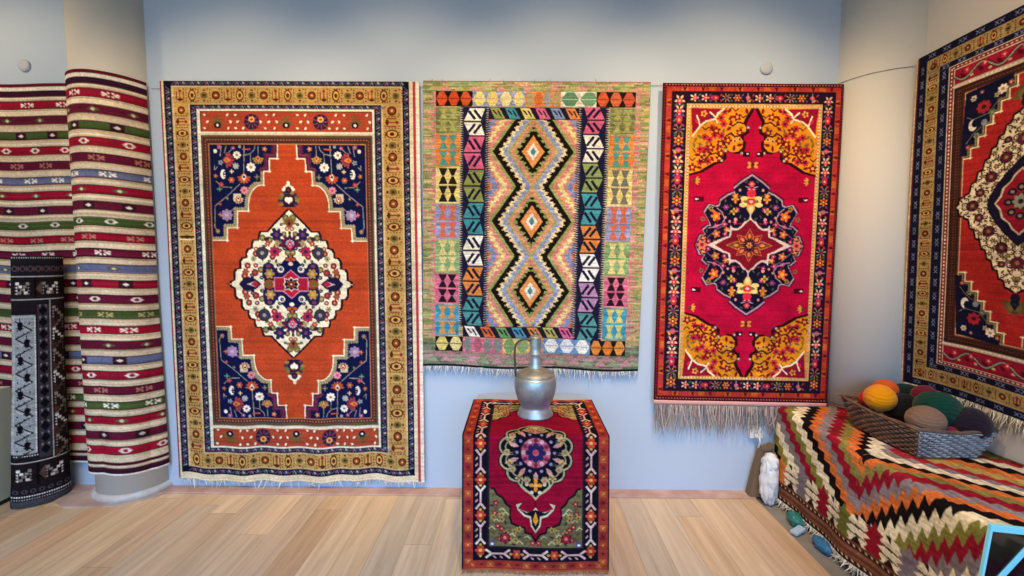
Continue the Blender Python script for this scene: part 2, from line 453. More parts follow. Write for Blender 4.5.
    f(215.5, 176, 2.4, 5, '#a05a34', '#caa06a'); f(219.5, 189, 2.8, 4, '#4f7a62', '#7d9c7a'); f(227.5, 198.5, 1.7, 5, '#77663a', '#b39a5c'); f(220.2, 204, 1.9, 4, '#b3442e', '#d87a50')
    f(257, 177, 2.8, 4, '#5e6a54', '#93906a'); f(231.7, 171.5, 2.2, 4, '#d7b58c', '#efe0c4'); a.ell(*P([(215, 151.2)])[0], 1.9, 2.1, '#e9e2d2')
    q = P([(223.2, 174.3)])[0]; a.ell(*q, 2.9, 5, '#efe8da'); a.ell(q[0]+2, q[1]-.4, 2.2, 3.2, '#10163f')
    for j in (-1, 1): a.ell(q[0]+1.6, q[1]+j*1.3, .9, .6, '#efe8da', 0, 6)
    a.line(P([(243, 149.6), (250, 149.2)]), 1.6, '#c4553a')
    # pendants above and below the medallion
    def pend(y):
        p = lambda dx, dy: (123.2+dx, y+dy)
        for j in range(-5, 6):
            an = PI*1.5+j*.42; a.ell(*p(8*math.cos(an), 5+7.5*math.sin(an)*.9), 3.2, 2, ('#6f6436', '#8a7a40', '#3b3550')[j % 3], an, 8)
        a.ell(*p(0, 5.5), 6.6, 6.8, '#231a34'); a.ell(*p(0, 4.6), 5, 4.4, '#6d2230'); a.ell(*p(-1.7, 4.6), 2.3, 2.6, '#efe8d8'); a.ell(*p(1.7, 4.6), 2.3, 2.6, '#efe8d8')
        a.poly([p(-3.6, 5), p(3.6, 5), p(0, 9.5)], '#efe8d8'); a.poly([p(-7.5, 12), p(-2.5, 8), p(-1, 12.4)], '#1c1a38'); a.poly([p(7.5, 12), p(2.5, 8), p(1, 12.4)], '#1c1a38')
        for dx, dy, r in ((0, -12.5, 1.9), (0, -9.5, 2.6), (-3.2, -7, 2.4), (3.2, -7, 2.4), (-5, -5.5, 1.9), (5, -5.5, 1.9)): a.ell(*p(dx, dy), r, r, '#f1e9d4', 0, 8)
        a.ell(*p(0, -5), 3.1, 3.6, '#2b1d26'); a.ell(*p(0, -5), 1.4, 1.6, '#7d2a33')
    my = a.fold(((163.2, 80.5), (410, 81.5), (416, 477), (182.5, 475)), H, WALL-.034, 130.3, 279.4)
    a.mirror(None, my); pend(115.5)
    # medallion
    mx = 123.1
    right = [(293, 210), (303, 224), (311, 232.6), (317.7, 232.6), (319.8, 237), (320.2, 241.3), (325.4, 241.3), (326.8, 245), (326.8, 249), (331.2, 250.3), (333, 254), (333, 258.3), (337, 259),
             (339.3, 262), (339.8, 269.5), (344, 270), (345.8, 273), (346.2, 280.7), (349.7, 282.3), (350.6, 285), (353.5, 287.3)]
    R = P(right); R[0] = (mx, R[0][1]); R[-1] = (R[-1][0], my)
    a.mirror(mx, my)
    a.poly([(mx, my)]+[(mx+(x-mx)*1.035+.6, my+(y-my)*1.02-.6) for x, y in R]+[(mx, my)], '#2a1420')
    a.poly([(mx, my)]+R, '#efe5c8')
    msk = None
    a.mirror(); m1 = a.mask([p for p in R]+[(2*mx-x, y) for x, y in R[::-1]]); msk = m1
    Hh, Ww = msk.shape
    er = msk.copy()
    for dx, dy in ((9, 0), (-9, 0), (0, 9), (0, -9)): er &= np.roll(np.roll(msk, dx, 1), dy, 0)
    half = er.copy(); half[:, int((mx+a.ox)*a.ss):] = False; half[int(my*a.ss):] = False
    a.mirror(mx, my)
    def bud(x, y, g):
        k = g.integers(5); r = g.uniform(1.7, 2.6)
        if k == 0: a.leaf(x, y, 5, 2.6, g.uniform(0, 3), '#4f5436')
        elif k == 1: a.flower(x, y, r*1.3, 5, '#9d2f3c', '#caa070', '#3a1a24')
        elif k == 2: a.ell(x, y, r, r*.8, '#2b2233'); a.ell(x, y, r*.5, r*.4, '#8d8a80')
        elif k == 3: a.flower(x, y, r*1.2, 6, '#7d7a4a', '#c89a58', '#2b2a2e')
        else: a.ell(x, y, r*.9, r*.9, '#a8563c'); a.ell(x, y, r*.4, r*.4, '#e2c79a')
    scatter(a, half, 46, bud, 3, 4.6)
    big = lambda dx, dy, r, an, cols: a.palmette(mx+dx, my+dy, r, an, cols)
    big(0, -61, 6.6, -PI/2, ('#8a6b36', '#74602e', '#8f2a33', '#2a2133'))
    a.ell(mx, my-52, 1.6, 2, '#3a3028')
    big(0, -39, 10.5, -PI/2, ('#5a1f3e', '#24204a', '#b32c48', '#d88a9a')); big(0, -40.5, 4.4, -PI/2, ('#b8b0c0', '#c9607a', '#b32c48', '#e8dcd0'))
    a.flower(mx+13.5, my-50, 6.2, 6, '#262150', '#6d3a5e'); a.flower(mx+16, my-33, 5.6, 8, '#a62b48', '#2a2552')
    a.flower(mx+29, my-31.5, 5.8, 9, '#3a3648', '#9d9790', '#211c2c'); a.flower(mx+13.5, my-41, 2.8, 5, '#b8a878', '#8d7a50')
    a.ell(mx+24, my-45.5, 3, 2, '#2a2a36', .3); a.flower(mx+23, my-41, 3, 6, '#a33d40', '#d0a070'); a.flower(mx+38, my-25.5, 3, 6, '#9d9a78', '#5c5a44')
    a.flower(mx+37, my-11.5, 3.2, 6, '#963038', '#b85a50', '#2a1a26'); a.flower(mx+46.5, my-12.5, 3.6, 6, '#a84036', '#5a7a5e')
    a.ell(mx+36, my-19, 2.6, 2.2, '#8a2f33'); a.ell(mx+36, my-19, 1.1, 1, '#ccaaaa')
    # blue heart of the medallion with its lobes
    a.poly([(mx, my-31.5), (mx+4, my-27), (mx+13.5, my-17), (mx+13, my), (mx, my)], '#121846')
    for dx, dy, rx, ry in ((22, -11, 7.8, 8.6), (23, -17, 6, 5), (20, -4, 8, 7), (13, -8, 7, 9)): a.ell(mx+dx, my+dy, rx, ry, '#231c4a', 0, 14)
    a.flower(mx+22, my-10.5, 5, 6, '#b08a48', '#c9a865'); a.ell(mx+23, my-18.5, 2.6, 2, '#6d3a5a')
    a.ell(mx+22.5, my, 6.2, 5, '#9d4a2a', 0, 8); a.ell(mx+24, my, 2.6, 2.5, '#5f6a3c'); a.poly([(mx+16, my), (mx+19, my-3), (mx+18, my), (mx+19, my+3)], '#efe8da')
    a.poly([(mx+30.5, my), (mx+37, my-5.2), (mx+47, my-7), (mx+52, my-2.6), (mx+54, my), (mx+52, my)], '#1e1b40'); a.poly([(mx+33, my), (mx+37, my-3.6), (mx+44, my), (mx+37, my)], '#b02840'); a.poly([(mx+37, my-3), (mx+46, my), (mx+42, my)], '#d9c6cf')
    for j in (0, 1, 2): a.ell(mx+40+j*4.5, my-6.8+j*1.4, 1.8, 1.6, '#1e1b40', 0, 6)
    a.flower(mx, my-25, 5, 4, '#b5552e', '#8a3a28'); a.ell(mx, my-20.5, 2.6, 2, '#f0e8d8')
    a.ell(mx+10.5, my-15, 3.7, 3.4, '#e9e2d6'); a.ell(mx+10, my-15.4, 2, 1.9, '#2b3050'); a.ell(mx+9.6, my-15.6, .9, .9, '#9d8a6a')
    PK = '#c88aa8'
    a.poly([(mx, my-15), (mx+9, my-7.2), (mx+17.8, my-7.2), (mx+17.8, my), (mx, my)], PK); a.poly([(mx, my-13.8), (mx+8.4, my-6.2), (mx+16.8, my-6.2), (mx+16.8, my), (mx, my)], '#b0203c')
    a.poly([(mx, my-7.5), (mx+3, my-5), (mx+7.6, my-6.4), (mx+6.6, my-2.4), (mx+8.6, my), (mx, my)], '#e3d8c8'); a.poly([(mx, my-6.2), (mx+2.6, my-4), (mx+6.4, my-5.2), (mx+5.6, my-2), (mx+7.3, my), (mx, my)], '#1a1428')
    a.ell(mx, my, 3.6, 3.3, '#7d2f2c'); a.ell(mx, my, 1.2, 1.2, '#e0c0b0')
    for an in (.5, 1.07): a.ell(mx+4.2*math.cos(an), my-4.2*math.sin(an), 1.2, .6, '#9a8a4e', -an, 6)
    a.mirror()
    a.wear(.035, .05, .035)
    return a, P

# ---------------------------------------------------------------- flat woven kilim
def art_kilim():
    W, H, ss = 228, 288, 4
    TL, TR, BR, BL = (423, 80.5), (651, 82), (638, 371.5), (423, 366)
    P = mapper(TL, TR, BR, BL, W, H)
    a = Art(W, H, '#8f9a62', ss)
    hh, ww, _ = a.a.shape
    def streaks(x0, y0, x1, y1, pal, ln=(5, 16), rowh=1.4, seed=0):
        g = np.random.default_rng(seed); y = y0
        pal = [hx(c) for c in pal]
        while y < y1:
            x = x0-g.uniform(0, 6)
            while x < x1:
                L = g.uniform(*ln); c = np.clip(pal[g.integers(len(pal))]*g.uniform(.9, 1.1), 0, 1)
                X0, X1 = max(x, x0), min(x+L, x1)
                if X1 > X0: a.a[int(y*ss):int(min(y+rowh, y1)*ss)+1, int(X0*ss):int(X1*ss)] = c
                x += L
            y += rowh
    MOSS = ['#8f9b58', '#a3ab66', '#7a8a4e', '#c3a472', '#d99a8a', '#b98f78', '#93a07a', '#cfae7a']
    streaks(0, 0, W, H, MOSS, seed=1)
    streaks(0, 262, W, H, ['#7f9070', '#6f8464', '#96857c', '#a88a86', '#5e7458', '#b49a94'], seed=2)
    PKS = ['#d8848e', '#cf6f80', '#e09a98', '#c98a84']
    # pink spikes along the sides
    g = np.random.default_rng(5)
    for sgn, x0 in ((1, 5.5), (-1, 222)):
        y = 12
        while y < 258:
            L = g.uniform(5, 8.5); c = PKS[g.integers(4)]
            a.poly([(x0+sgn*(1+g.uniform(-1, 2)), y), (x0+sgn*8, y-1.6), (x0+sgn*8, y+1.8)], c); y += g.uniform(2.6, 4.4)
    for k in range(17):      # pale triangles along both ends
        x = 4+k*13.6; a.poly([(x, 10), (x+6, 4.5), (x+12, 10)], '#cf8f86' if k % 2 else '#a9b070')
        a.poly([(x, 283), (x+6.5, 276), (x+13, 283)], '#c48d94' if k % 2 else '#90a080'); a.poly([(x+6, 277), (x+12.5, 271.5), (x+19, 277)], '#b87f88')
    DK = '#1b1a2e'
    # rows of hexagons
    def hexrow(y0, y1, x0, x1, bg, fg, n, alt=None):
        streaks(x0, y0, x1, y1, bg, (6, 14), seed=int(x0+y0)); w = (x1-x0)/n; m = (y0+y1)/2; h = (y1-y0)/2
        for k in range(n):
            c = x0+(k+.5)*w; col = fg[k % len(fg)]
            if alt and k % 2: # hourglass
                a.poly([(c-w*.46, y0+.6), (c+w*.46, y0+.6), (c+w*.1, m), (c+w*.46, y1-.6), (c-w*.46, y1-.6), (c-w*.1, m)], col)
            else:
                a.poly([(c-w*.2, y0+.6), (c+w*.2, y0+.6), (c+w*.48, m), (c+w*.2, y1-.6), (c-w*.2, y1-.6), (c-w*.48, m)], col)
            a.line([(c-w*.45, m), (c+w*.45, m)], .6, bg[0])
    T0, T1 = 10.5, 25.6
    hexrow(T0, T1, 13, 49, ['#201614'], ['#e0542c', '#d84a28'], 3); a.poly([(49, T0), (44, T0), (51, 18), (44, T1), (49, T1), (54, 18)], '#201614')
    hexrow(T0, T1, 50, 103, ['#8f9cc4', '#a5acc8', '#7f8dbb'], ['#ecd988', '#e8cf78', '#f0e2a0'], 4)
    hexrow(T0, T1, 103, 138, ['#e8904a', '#e2823c', '#dd9a5a'], ['#b8a878', '#e0703a', '#9fa4b0'], 4)
    hexrow(T0, T1, 138, 176, ['#efe9d8'], ['#5d9a70', '#6fa57c'], 2); hexrow(T0, T1, 174, 213, ['#241a18'], ['#dc5a34', '#e06a48', '#d2553a'], 3)
    B0, B1 = 257.5, 272
    hexrow(B0, B1, 13, 42, ['#1d1a20'], ['#e8d478', '#eadc90'], 2); hexrow(B0, B1, 42, 84, ['#dd7a92', '#d86a86'], ['#7d8a86', '#b0606e', '#808c84'], 4)
    hexrow(B0, B1, 84, 112, ['#e0c870', '#d8c470'], ['#7aa06a', '#8aac74'], 2); hexrow(B0, B1, 112, 128, ['#d8a050', '#e2b060'], ['#6d8fb8'], 1)
    hexrow(B0, B1, 127, 176, ['#5f8cc4', '#6f98c8'], ['#f0f0ea', '#e6ebf0'], 3); hexrow(B0, B1, 176, 213, ['#241a18'], ['#e28a3c', '#dd7a34', '#e89a48'], 3)
    # side panels of hourglasses
    panels = [(27, 52, ['#7d8448', '#6c7450', '#8d9058'], '#a8a860', '#5c644a'), (53.5, 86, ['#e2853f', '#e8944c', '#dd7a38'], '#4f9a90', '#4f9a90'), (87, 123, ['#e6d080', '#dfc870', '#eada94'], '#26211c', '#26211c'),
              (124.5, 158.5, ['#8f96c8', '#7f8cc0', '#a5a2cc'], '#d86a4e', '#d8604a'), (160, 192.5, ['#86b078', '#7aa870', '#94b884'], '#e6d488', '#e2cf7c'), (194, 224, ['#d8688e', '#d05c84', '#e07898'], '#2c1824', '#2c1824'), (225.5, 256, ['#3f9fc0', '#4aa8c4', '#3a92b8'], '#dd9a58', '#d8b070')]
    for side, (x0, x1) in enumerate(((13.2, 37.6), (188.5, 213))):
        for i, (y0, y1, bg, c1, c2) in enumerate(panels):
            if side and i == 2: c1 = '#77746a'
            if side and i == 6: c1 = '#d6cf78'
            streaks(x0, y0, x1, y1, bg, (8, 20), seed=i+side*9)
            hy = (y1-y0)/2; hw = (x1-x0-5)/2
            for r in range(2):
                for k in range(2):
                    cx = x0+2.5+hw*(k+.5); ya, yb = y0+r*hy+1, y0+(r+1)*hy-1; m = (ya+yb)/2
                    a.poly([(cx-hw*.46, ya), (cx+hw*.46, ya), (cx+hw*.12, m), (cx+hw*.46, yb), (cx-hw*.46, yb), (cx-hw*.12, m)], c1)
                    a.line([(cx-hw*.5, m), (cx+hw*.5, m)], .6, bg[0])
    # dark columns with hooked hexagons
    Lc = [('#f0ece0', 27, 55), ('#d85f86', 55.5, 89), ('#8f9a4e', 89.5, 122), ('#3f98a8', 122.5, 154.5), ('#f0ece0', 155, 186), ('#e2883c', 186.5, 216), ('#4f9a9a', 216.5, 246)]
    Rc = [('#d85f86', 25, 52.5), ('#f0ece0', 53, 81), ('#8fa45a', 81.5, 111), ('#3f9fb0', 111.5, 143), ('#e2883c', 143.5, 171), ('#eef0ee', 171.5, 200), ('#b888b8', 200.5, 230), ('#4f9a9a', 230.5, 258)]
    for (x0, x1, cols, fl) in ((38, 66, Lc, 1), (157, 187, Rc, -1)):
        a.rect(x0, 26, x1, 258 if fl < 0 else 247, '#1e1c3a')
        for y in np.arange(27, 256, 2.3):
            for xe, s in ((x0, 1), (x1, -1)): a.poly([(xe, y), (xe+s*3.4, y+.6), (xe, y+1.2)], '#cfc7b8')
        xm = (x0+x1)/2; hw = 10.9
        for c, y0, y1 in cols:
            m = (y0+y1)/2; X = lambda t: xm+fl*hw*t
            a.poly([(X(-.45), y0+.5), (X(.95), y0+.5), (X(.55), m-.6), (X(-1), m-.6)], c); a.poly([(X(-1), m+.6), (X(.55), m+.6), (X(.95), y1-.5), (X(-.45), y1-.5)], c)
            for sg, e in ((-1, y0), (1, y1)):
                h = (m-y0)
                a.line([(X(-.5), m+sg*h*.72), (X(-.0), m+sg*h*.22)], 2.7, '#1e1c3a'); a.line([(X(.0), m+sg*h*.8), (X(.55), m+sg*h*.25)], 2.7, '#1e1c3a')
            a.line([(X(-1), m), (X(1), m)], 1.3, '#1e1c3a')
    # S rows across the field ends
    for y0, y1, cols in ((26.5, 38.5, ['#93a052', '#3f97ae', '#e6d87a', '#df6a92', '#7f95c8', '#e28a48']), (246, 257.3, ['#efeae0', '#e0683a', '#6a9a58', '#4a92b8', '#df8a48', '#b8b060', '#df5f92'])):
        x0, x1 = (66, 157) if y0 < 100 else (42, 157); a.rect(x0, y0, x1, y1, '#211d30'); n = len(cols); w = (x1-x0)/n
        for k, c in enumerate(cols):
            xa = x0+k*w; a.poly([(xa+1.2, y0+.6), (xa+w*.7, y0+.6), (xa+w+1.8, y1-.6), (xa+w*.35+1, y1-.6)], c)
            a.line([(xa+w*.3, y0+3), (xa+w*.55, y0+7)], 1.4, '#211d30'); a.line([(xa+w*.62, y0+3.5), (xa+w*.85, y0+9)], 1.4, '#211d30'); a.poly([(xa+w*.4, y1-.6), (xa+w*.9, y1-.6), (xa+w*.65, y1-4)], c)
    # stepped diamonds of the field
    fx0, fx1, fy0, fy1 = 66, 157, 38.5, 246
    ys = np.arange(int(fy0*ss), int(fy1*ss))/ss; xs = np.arange(int(fx0*ss), int(fx1*ss))/ss
    X, Y = np.meshgrid(xs, ys); cxm = 111.5; per = 69.6; c0 = 70.0
    Yq = np.floor(Y/1.4)*1.4
    dv = np.abs((Yq-c0+per/2) % per-per/2); du = np.abs(X-cxm)
    L = du+.7*dv
    saw = ((Yq/5.4) % 1)
    tri = np.abs(saw-.5)*2
    Ls = L+4.6*(tri-.5)
    cells = g.random((400, 60)); noise = cells[(Y/1.4).astype(int) % 400, ((X+7*np.sin(np.floor(Y/1.4)*12.9))/9).astype(int) % 60]
    out = np.zeros(X.shape+(3,)); out[:] = hx('#e2a08a')
    def ring(l0, l1, pal, serr0=False, serr1=False):
        m = ((Ls if serr0 else L) >= l0) & ((Ls if serr1 else L) < l1)
        p = np.array([hx(c) for c in pal]); k = (noise*len(pal)).astype(int)
        out[m] = p[k[m]]
    ring(13, 19.5, ['#94a05a', '#86944e', '#a5a868']); ring(0, 3, ['#3f8f9a']); ring(3, 6.2, ['#efe8dc']); ring(6.2, 16.5, ['#1c1612'], False, True); ring(6.2, 11.4, ['#e8904a', '#e59a58'])
    ring(19.5, 23, ['#e08a6a', '#d87a70', '#e59a78']); ring(23, 26, ['#98a460', '#c9a878', '#a8a868']); ring(26, 31.5, ['#8f9cc8', '#8090c4', '#a8a8c0']); ring(31, 35, ['#ecdc98', '#e8e0b8'], True, False)
    ring(39.8, 44.5, ['#98a460', '#aab070', '#8c9a58']); ring(34.6, 41, ['#1c1612'], True, False); ring(44.5, 50, ['#e08a78', '#e49a84', '#da7f7a']); ring(50, 55.5, ['#ecd78a', '#efe0a0'], True, False)
    ring(55, 59, ['#da8070', '#e29a7c'], True, False); ring(58.5, 65.5, ['#8797c8', '#7888be'], True, False); ring(65, 99, ['#e08a4a', '#dd7a50'], True)
    a.a[int(fy0*ss):int(fy1*ss), int(fx0*ss):int(fx1*ss)] = out
    for y in np.arange(39, 246, 2.3):
        a.poly([(66, y), (63, y+.6), (66, y+1.2)], '#1e1c3a'); a.poly([(66, y), (69, y+.6), (66, y+1.2)], '#1e1c3a'); a.poly([(157, y), (154, y+.6), (157, y+1.2)], '#1e1c3a')
    a.rect(0, 285.6, W, 288, '#1c1e22'); a.rect(0, 0, W, .9, '#a8605a')
    g_ = a.a.mean(2, keepdims=True); a.a = (a.a*.92+g_*.08)*.91
    a.wear(.04, .07, .03)
    return a
# ---------------------------------------------------------------- crimson carpet
def art_crimson():
    W, H = 180, 320
    TL, TR, BR, BL = (663.5, 82.7), (844.2, 84.2), (827, 403.3), (654, 399.8)
    P = mapper(TL, TR, BR, BL, W, H)
    a = Art(W, H, '#4a0f18')
    FIELD, DARK, AMB, WINE = '#ae0d38', '#221426', '#d98a1e', '#7a1420'
    a.rect(3.4, 3.6, 177, 315, '#a83428'); a.rect(9, 8.2, 172, 310, '#1a0f12'); a.rect(9.8, 9, 171.2, 309, DARK)
    a.rect(24.4, 20.6, 159.4, 298, '#d6a662'); a.rect(25.4, 21.6, 158.4, 297, '#c89a58')
    a.rect(28.4, 25, 155.4, 295, FIELD)
    for x in (1.7, 178.3): dotted(a, (x, 2), (x, 318), 3, .8, '#8d3038')
    for y in (1.8, 317.4): dotted(a, (2, y), (178, y), 3, .8, '#c88a80')
    g = np.random.default_rng(3)
    for A, B in (((6.4, 6), (6.4, 313)), ((174.6, 6), (174.6, 313)), ((8, 6), (172, 6)), ((8, 312.4), (172, 312.4))):
        for p, an, k in run(A, B, 9):
            d = np.array([math.cos(an), math.sin(an)]); n = np.array([-d[1], d[0]])
            a.poly([p-d*3.4-n*2, p+d*3.4-n*2, p+d*3.4+n*2, p-d*3.4+n*2], ('#b4402c', '#bd5a2c', '#aa343a')[k % 3])
            if k % 2: a.line([p-n*1.6-d, p+n*1.2, p-n*1.6+d], 1.3, '#4a121c'); a.ell(*(p+n*1.4), 1, .8, '#5a1620', 0, 6)
    for x in (26.9, 156.9): dotted(a, (x, 23), (x, 296), 3.2, 1.1, '#e8cfae'); dotted(a, (x, 24.6), (x, 296), 3.2, .7, '#a5442e')
    for y in (23.2, 296.2): dotted(a, (27, y), (157, y), 3.2, 1.1, '#ecd6b0'); dotted(a, (28, y), (157, y), 3.2, .6, '#b8683e')
    # dark border: paired star blossoms with leaves
    def blossoms(A, B, w, step):
        for p, an, k in run(A, B, step):
            d = np.array([math.cos(an), math.sin(an)]); n = np.array([-d[1], d[0]]); q = k % 6
            if q in (0, 1):
                for j in range(5): a.leaf(*(p+w*.24*np.array([math.cos(an+j*1.26), math.sin(an+j*1.26)])), w*.36, w*.17, an+j*1.26, '#d9bb9c')
                a.ell(*(p+d*1.2), w*.2, w*.2, '#d83a4e', 0, 8); a.ell(*(p+d), w*.08, w*.08, '#f0c080', 0, 6)
            elif q == 2:
                a.ell(*p, w*.3, w*.24, '#c02848', an, 8); a.ell(*(p-d*3), w*.2, w*.22, '#b53050', an, 8); a.ell(*p, w*.1, w*.1, '#e8a060', 0, 6); a.leaf(*(p+n*w*.3), w*.4, w*.14, an+.7, '#5f6a52')
            elif q == 3:
                for j in range(7): a.line([p, p+w*.4*np.array([math.cos(an+j*.9), math.sin(an+j*.9)])], .9, '#8a8f80' if j % 2 else '#b87a48')
                a.ell(*p, w*.16, w*.16, '#5a2a4a', 0, 8)
            elif q == 4:
                for j in range(6): a.leaf(*(p+w*.22*np.array([math.cos(an+j*1.05), math.sin(an+j*1.05)])), w*.36, w*.18, an+j*1.05, '#d87a2e')
                a.ell(*p, w*.18, w*.18, '#8a1a28', 0, 8); a.ell(*p, w*.08, w*.08, '#e8c070', 0, 6)
            else:
                a.ell(*p, w*.22, w*.2, '#d04a5a', 0, 8); a.line([p-n*w*.4, p+n*w*.4], 1, '#9a86a0'); a.leaf(*(p+d*2+n*w*.25), w*.36, w*.18, an-.6, '#d8963a')
            for s in (-1, 1):
                a.leaf(*(p+d*step*.5+n*s*w*.25), w*.34, w*.14, an+s*.8, ('#4f5f52', '#6a4a7a', '#a83a4e')[k % 3])
    blossoms((17, 12), (17, 306), 14, 10.2); blossoms((165.2, 12), (165.2, 306), 12, 10.2)
    for y, w in ((14.8, 11), (303.6, 10.5)): blossoms((26, y), (154, y), w, 10.4)
    # corner spandrels
    cx = 92.0; cy = a.fold((TL, TR, BR, BL), H, WALL-.056, 25, 295)
    sp = P([(752.6, 108), (750, 112.5), (745.6, 119.6), (744.4, 123.6), (747.4, 127.6), (746.6, 131.8), (742, 134.6), (741.5, 138), (744.2, 141), (743.6, 147), (739.6, 151.3),
            (733.5, 152.6), (727.5, 150), (724.3, 151), (724.6, 156.6), (720.6, 161.2), (714.6, 162.4), (708.5, 166), (701, 170.6), (693.6, 173.6)])
    sp[0] = (sp[0][0], 25); sp[-1] = (28.4, sp[-1][1])
    a.mirror(cx, cy)
    c = (28.4, 25)
    out = [(x+1.9, y+1.7) for x, y in sp]; out[0] = (sp[0][0]+2, 25); out[-1] = (28.4, sp[-1][1]+2.2)
    sp = [(x-1.2 if i < len(sp)-1 else x, y) for i, (x, y) in enumerate(sp)]
    a.poly(out+[c], '#2c0c16'); a.poly(sp+[c], AMB)
    a.mirror(); m = a.mask(sp+[c]); a.mirror(cx, cy)
    er = m.copy()
    for dx, dy in ((5, 0), (-5, 0), (0, 5), (0, -5)): er &= np.roll(np.roll(m, dx, 1), dy, 0)
    def fl(x, y, g):
        k = g.integers(6)
        if k == 0: a.flower(x, y, 4.2, 5, WINE, '#d9a03a', None, g.uniform(0, 2))
        elif k == 1: a.leaf(x, y, 7, 3, g.uniform(0, 3), WINE)
        elif k == 2: a.flower(x, y, 3.6, 6, '#b8283a', '#4a1a20', None, g.uniform(0, 2))
        elif k == 3: a.leaf(x, y, 6.5, 2.4, g.uniform(0, 3), '#6f6430')
        elif k == 4: a.line([(x-3, y-1.5), (x, y+1.5), (x+3, y-1)], 1.1, '#4a1518')
        else: a.ell(x, y, 2.2, 2, '#c9a25c'); a.ell(x, y, 1.2, 1.1, '#6a2a20')
    scatter(a, er, 62, fl, 8, 4.4)
    # scalloped inner seams of each lobe
    def seam(pts): a.line(P(pts), 1.4, '#3a1014')
    seam([(741, 135), (735, 137), (731, 133), (726, 136), (723, 142), (727, 148)]); seam([(744.4, 124), (738, 122), (733, 126), (729, 124)]); seam([(722, 158), (716, 153), (709, 155), (704, 162), (699, 160)])
    # cream branch and wine corner
    a.poly([c]+P([(724, 109), (719, 113), (715, 117.5), (711, 121), (702, 124), (697, 129), (692.5, 134)]), '#8a1230')
    a.line(P([(724.5, 108.5), (718, 113.5), (715, 119), (706, 121.5), (701, 125), (692.5, 136)]), 1.9, '#ecdcb4'); a.line(P([(715, 118.6), (717.5, 122.5)]), 1.7, '#ecdcb4'); a.line(P([(700, 125), (697, 115.5)]), 1.6, '#ecdcb4'); a.line(P([(715, 117), (710, 112)]), 1.5, '#ecdcb4')
    a.flower(*P([(704, 113.6)])[0], 3.4, 5, '#d89a40', '#7a1a28'); a.leaf(*P([(697, 121.5)])[0], 6, 3, 1.0, '#c02a44'); a.ell(*P([(711, 116)])[0], 2, 1.4, '#3a2a58')
    for x, y in ((741.8, 153.2), (725.4, 151), (721.5, 160.5), (748, 127.6)): a.ell(*P([(x, y)])[0], 1.7, 1.6, '#7d7a6a'); a.ell(*P([(x, y)])[0], .8, .8, '#e0d0b0')
    # little flags and sprays standing in the field
    q = P([(745.6, 154)])[0]; a.rect(q[0]-3, q[1]-2, q[0]+4, q[1]+2.6, '#2c0a18'); a.line([(q[0]-2, q[1]-1), (q[0]-2, q[1]-8)], 1.4, '#3a0c18'); a.ell(q[0]+1.8, q[1]-.2, 1.2, 1, '#eee0d4')
    q = P([(697.4, 199.2)])[0]; a.rect(q[0]-3, q[1]-2.6, q[0]+6.5, q[1]+2.4, '#4a0a1c'); a.poly([(q[0]-2.6, q[1]-1.2), (q[0]+1.6, q[1]-.6), (q[0]-1.6, q[1]+1.2)], '#f0e4d8')
    q = P([(695, 180.5)])[0]
    for an in (-.9, -.3, .3, .9): a.leaf(q[0]+3*math.cos(an), q[1]+3*math.sin(an), 5.5, 1.9, an, '#d0923a')
    a.ell(q[0]-1, q[1], 2, 2, '#5a3a2a')
    q = (cx, 82)
    for an in (-2.6, -1.57, -.5, .5, 1.57, 2.6): a.leaf(q[0]+3.6*math.cos(an), q[1]+3.2*math.sin(an), 5.5, 2.6, an, '#c9953c' if abs(an) != 1.57 else '#7a2a20')
    a.ell(*q, 1.8, 1.8, '#5a1a18')
    # medallion
    mr = P([(753.3, 174), (763, 181.6), (769.6, 187.8), (768.2, 191.6), (775, 194.6), (782.2, 200.2), (782.6, 205), (785.6, 206.6), (792.9, 204.8), (797.4, 212.6), (791.4, 222.6), (790, 226.2), (792.6, 226), (797.4, 230.6), (794.2, 235.6), (799.4, 236), (803, 242)])
    mr[0] = (cx, mr[0][1]); mr[-1] = (mr[-1][0], cy)
    ol = [(x+1.2, y-1.2) for x, y in mr]; ol[0] = (cx, mr[0][1]-1.8); ol[-1] = (mr[-1][0]+1.8, cy)
    a.poly([(cx, cy)]+ol, '#5a1030'); a.poly([(cx, cy)]+mr, '#a88fa0'); mi = [(cx+(x-cx)*.978-.2, cy+(y-cy)*.978+.4) for x, y in mr]; mi[0] = (cx, mr[0][1]+2); mi[-1] = (mr[-1][0]-1.5, cy)
    a.poly([(cx, cy)]+mi, '#14122c')
    a.mirror(); m = a.mask([(cx, cy)]+mi); er = m.copy(); a.mirror(cx, cy)
    for dx, dy in ((5, 0), (-5, 0), (0, 5), (0, -5)): er &= np.roll(np.roll(m, dx, 1), dy, 0)
    def mf(x, y, g):
        k = g.integers(5)
        if k == 0: a.flower(x, y, 3, 5, '#c8702e', '#e0b060')
        elif k == 1: a.flower(x, y, 2.6, 5, '#a8305a', '#e090a0')
        elif k == 2: a.leaf(x, y, 5, 2.2, g.uniform(0, 3), '#7a1c34')
        elif k == 3: a.ell(x, y, 1.4, 1.4, '#d88a7a')
        else: a.leaf(x, y, 4.4, 1.6, g.uniform(0, 3), '#55503a')
    scatter(a, er, 40, mf, 4, 4.6)
    L = lambda pts, w, col: a.line([(cx+x, cy+y) for x, y in pts], w, col)
    L([(34, -37), (29, -33), (26, -26), (29, -21), (36, -18), (42, -17)], 1, '#a88fa0'); L([(42, -37), (36, -33), (32, -28)], 2.2, '#d0503a'); L([(27, -20), (33, -16), (44, -6.5)], 1, '#7a4a78')
    a.flower(cx+35, cy-29, 5, 5, '#d8662e', '#e8a050'); a.flower(cx+40, cy-36.5, 2.6, 5, '#8d7a3a', '#3a2a28'); a.flower(cx+48, cy-26, 2.4, 5, '#7a6a3e', '#2a2a2a')
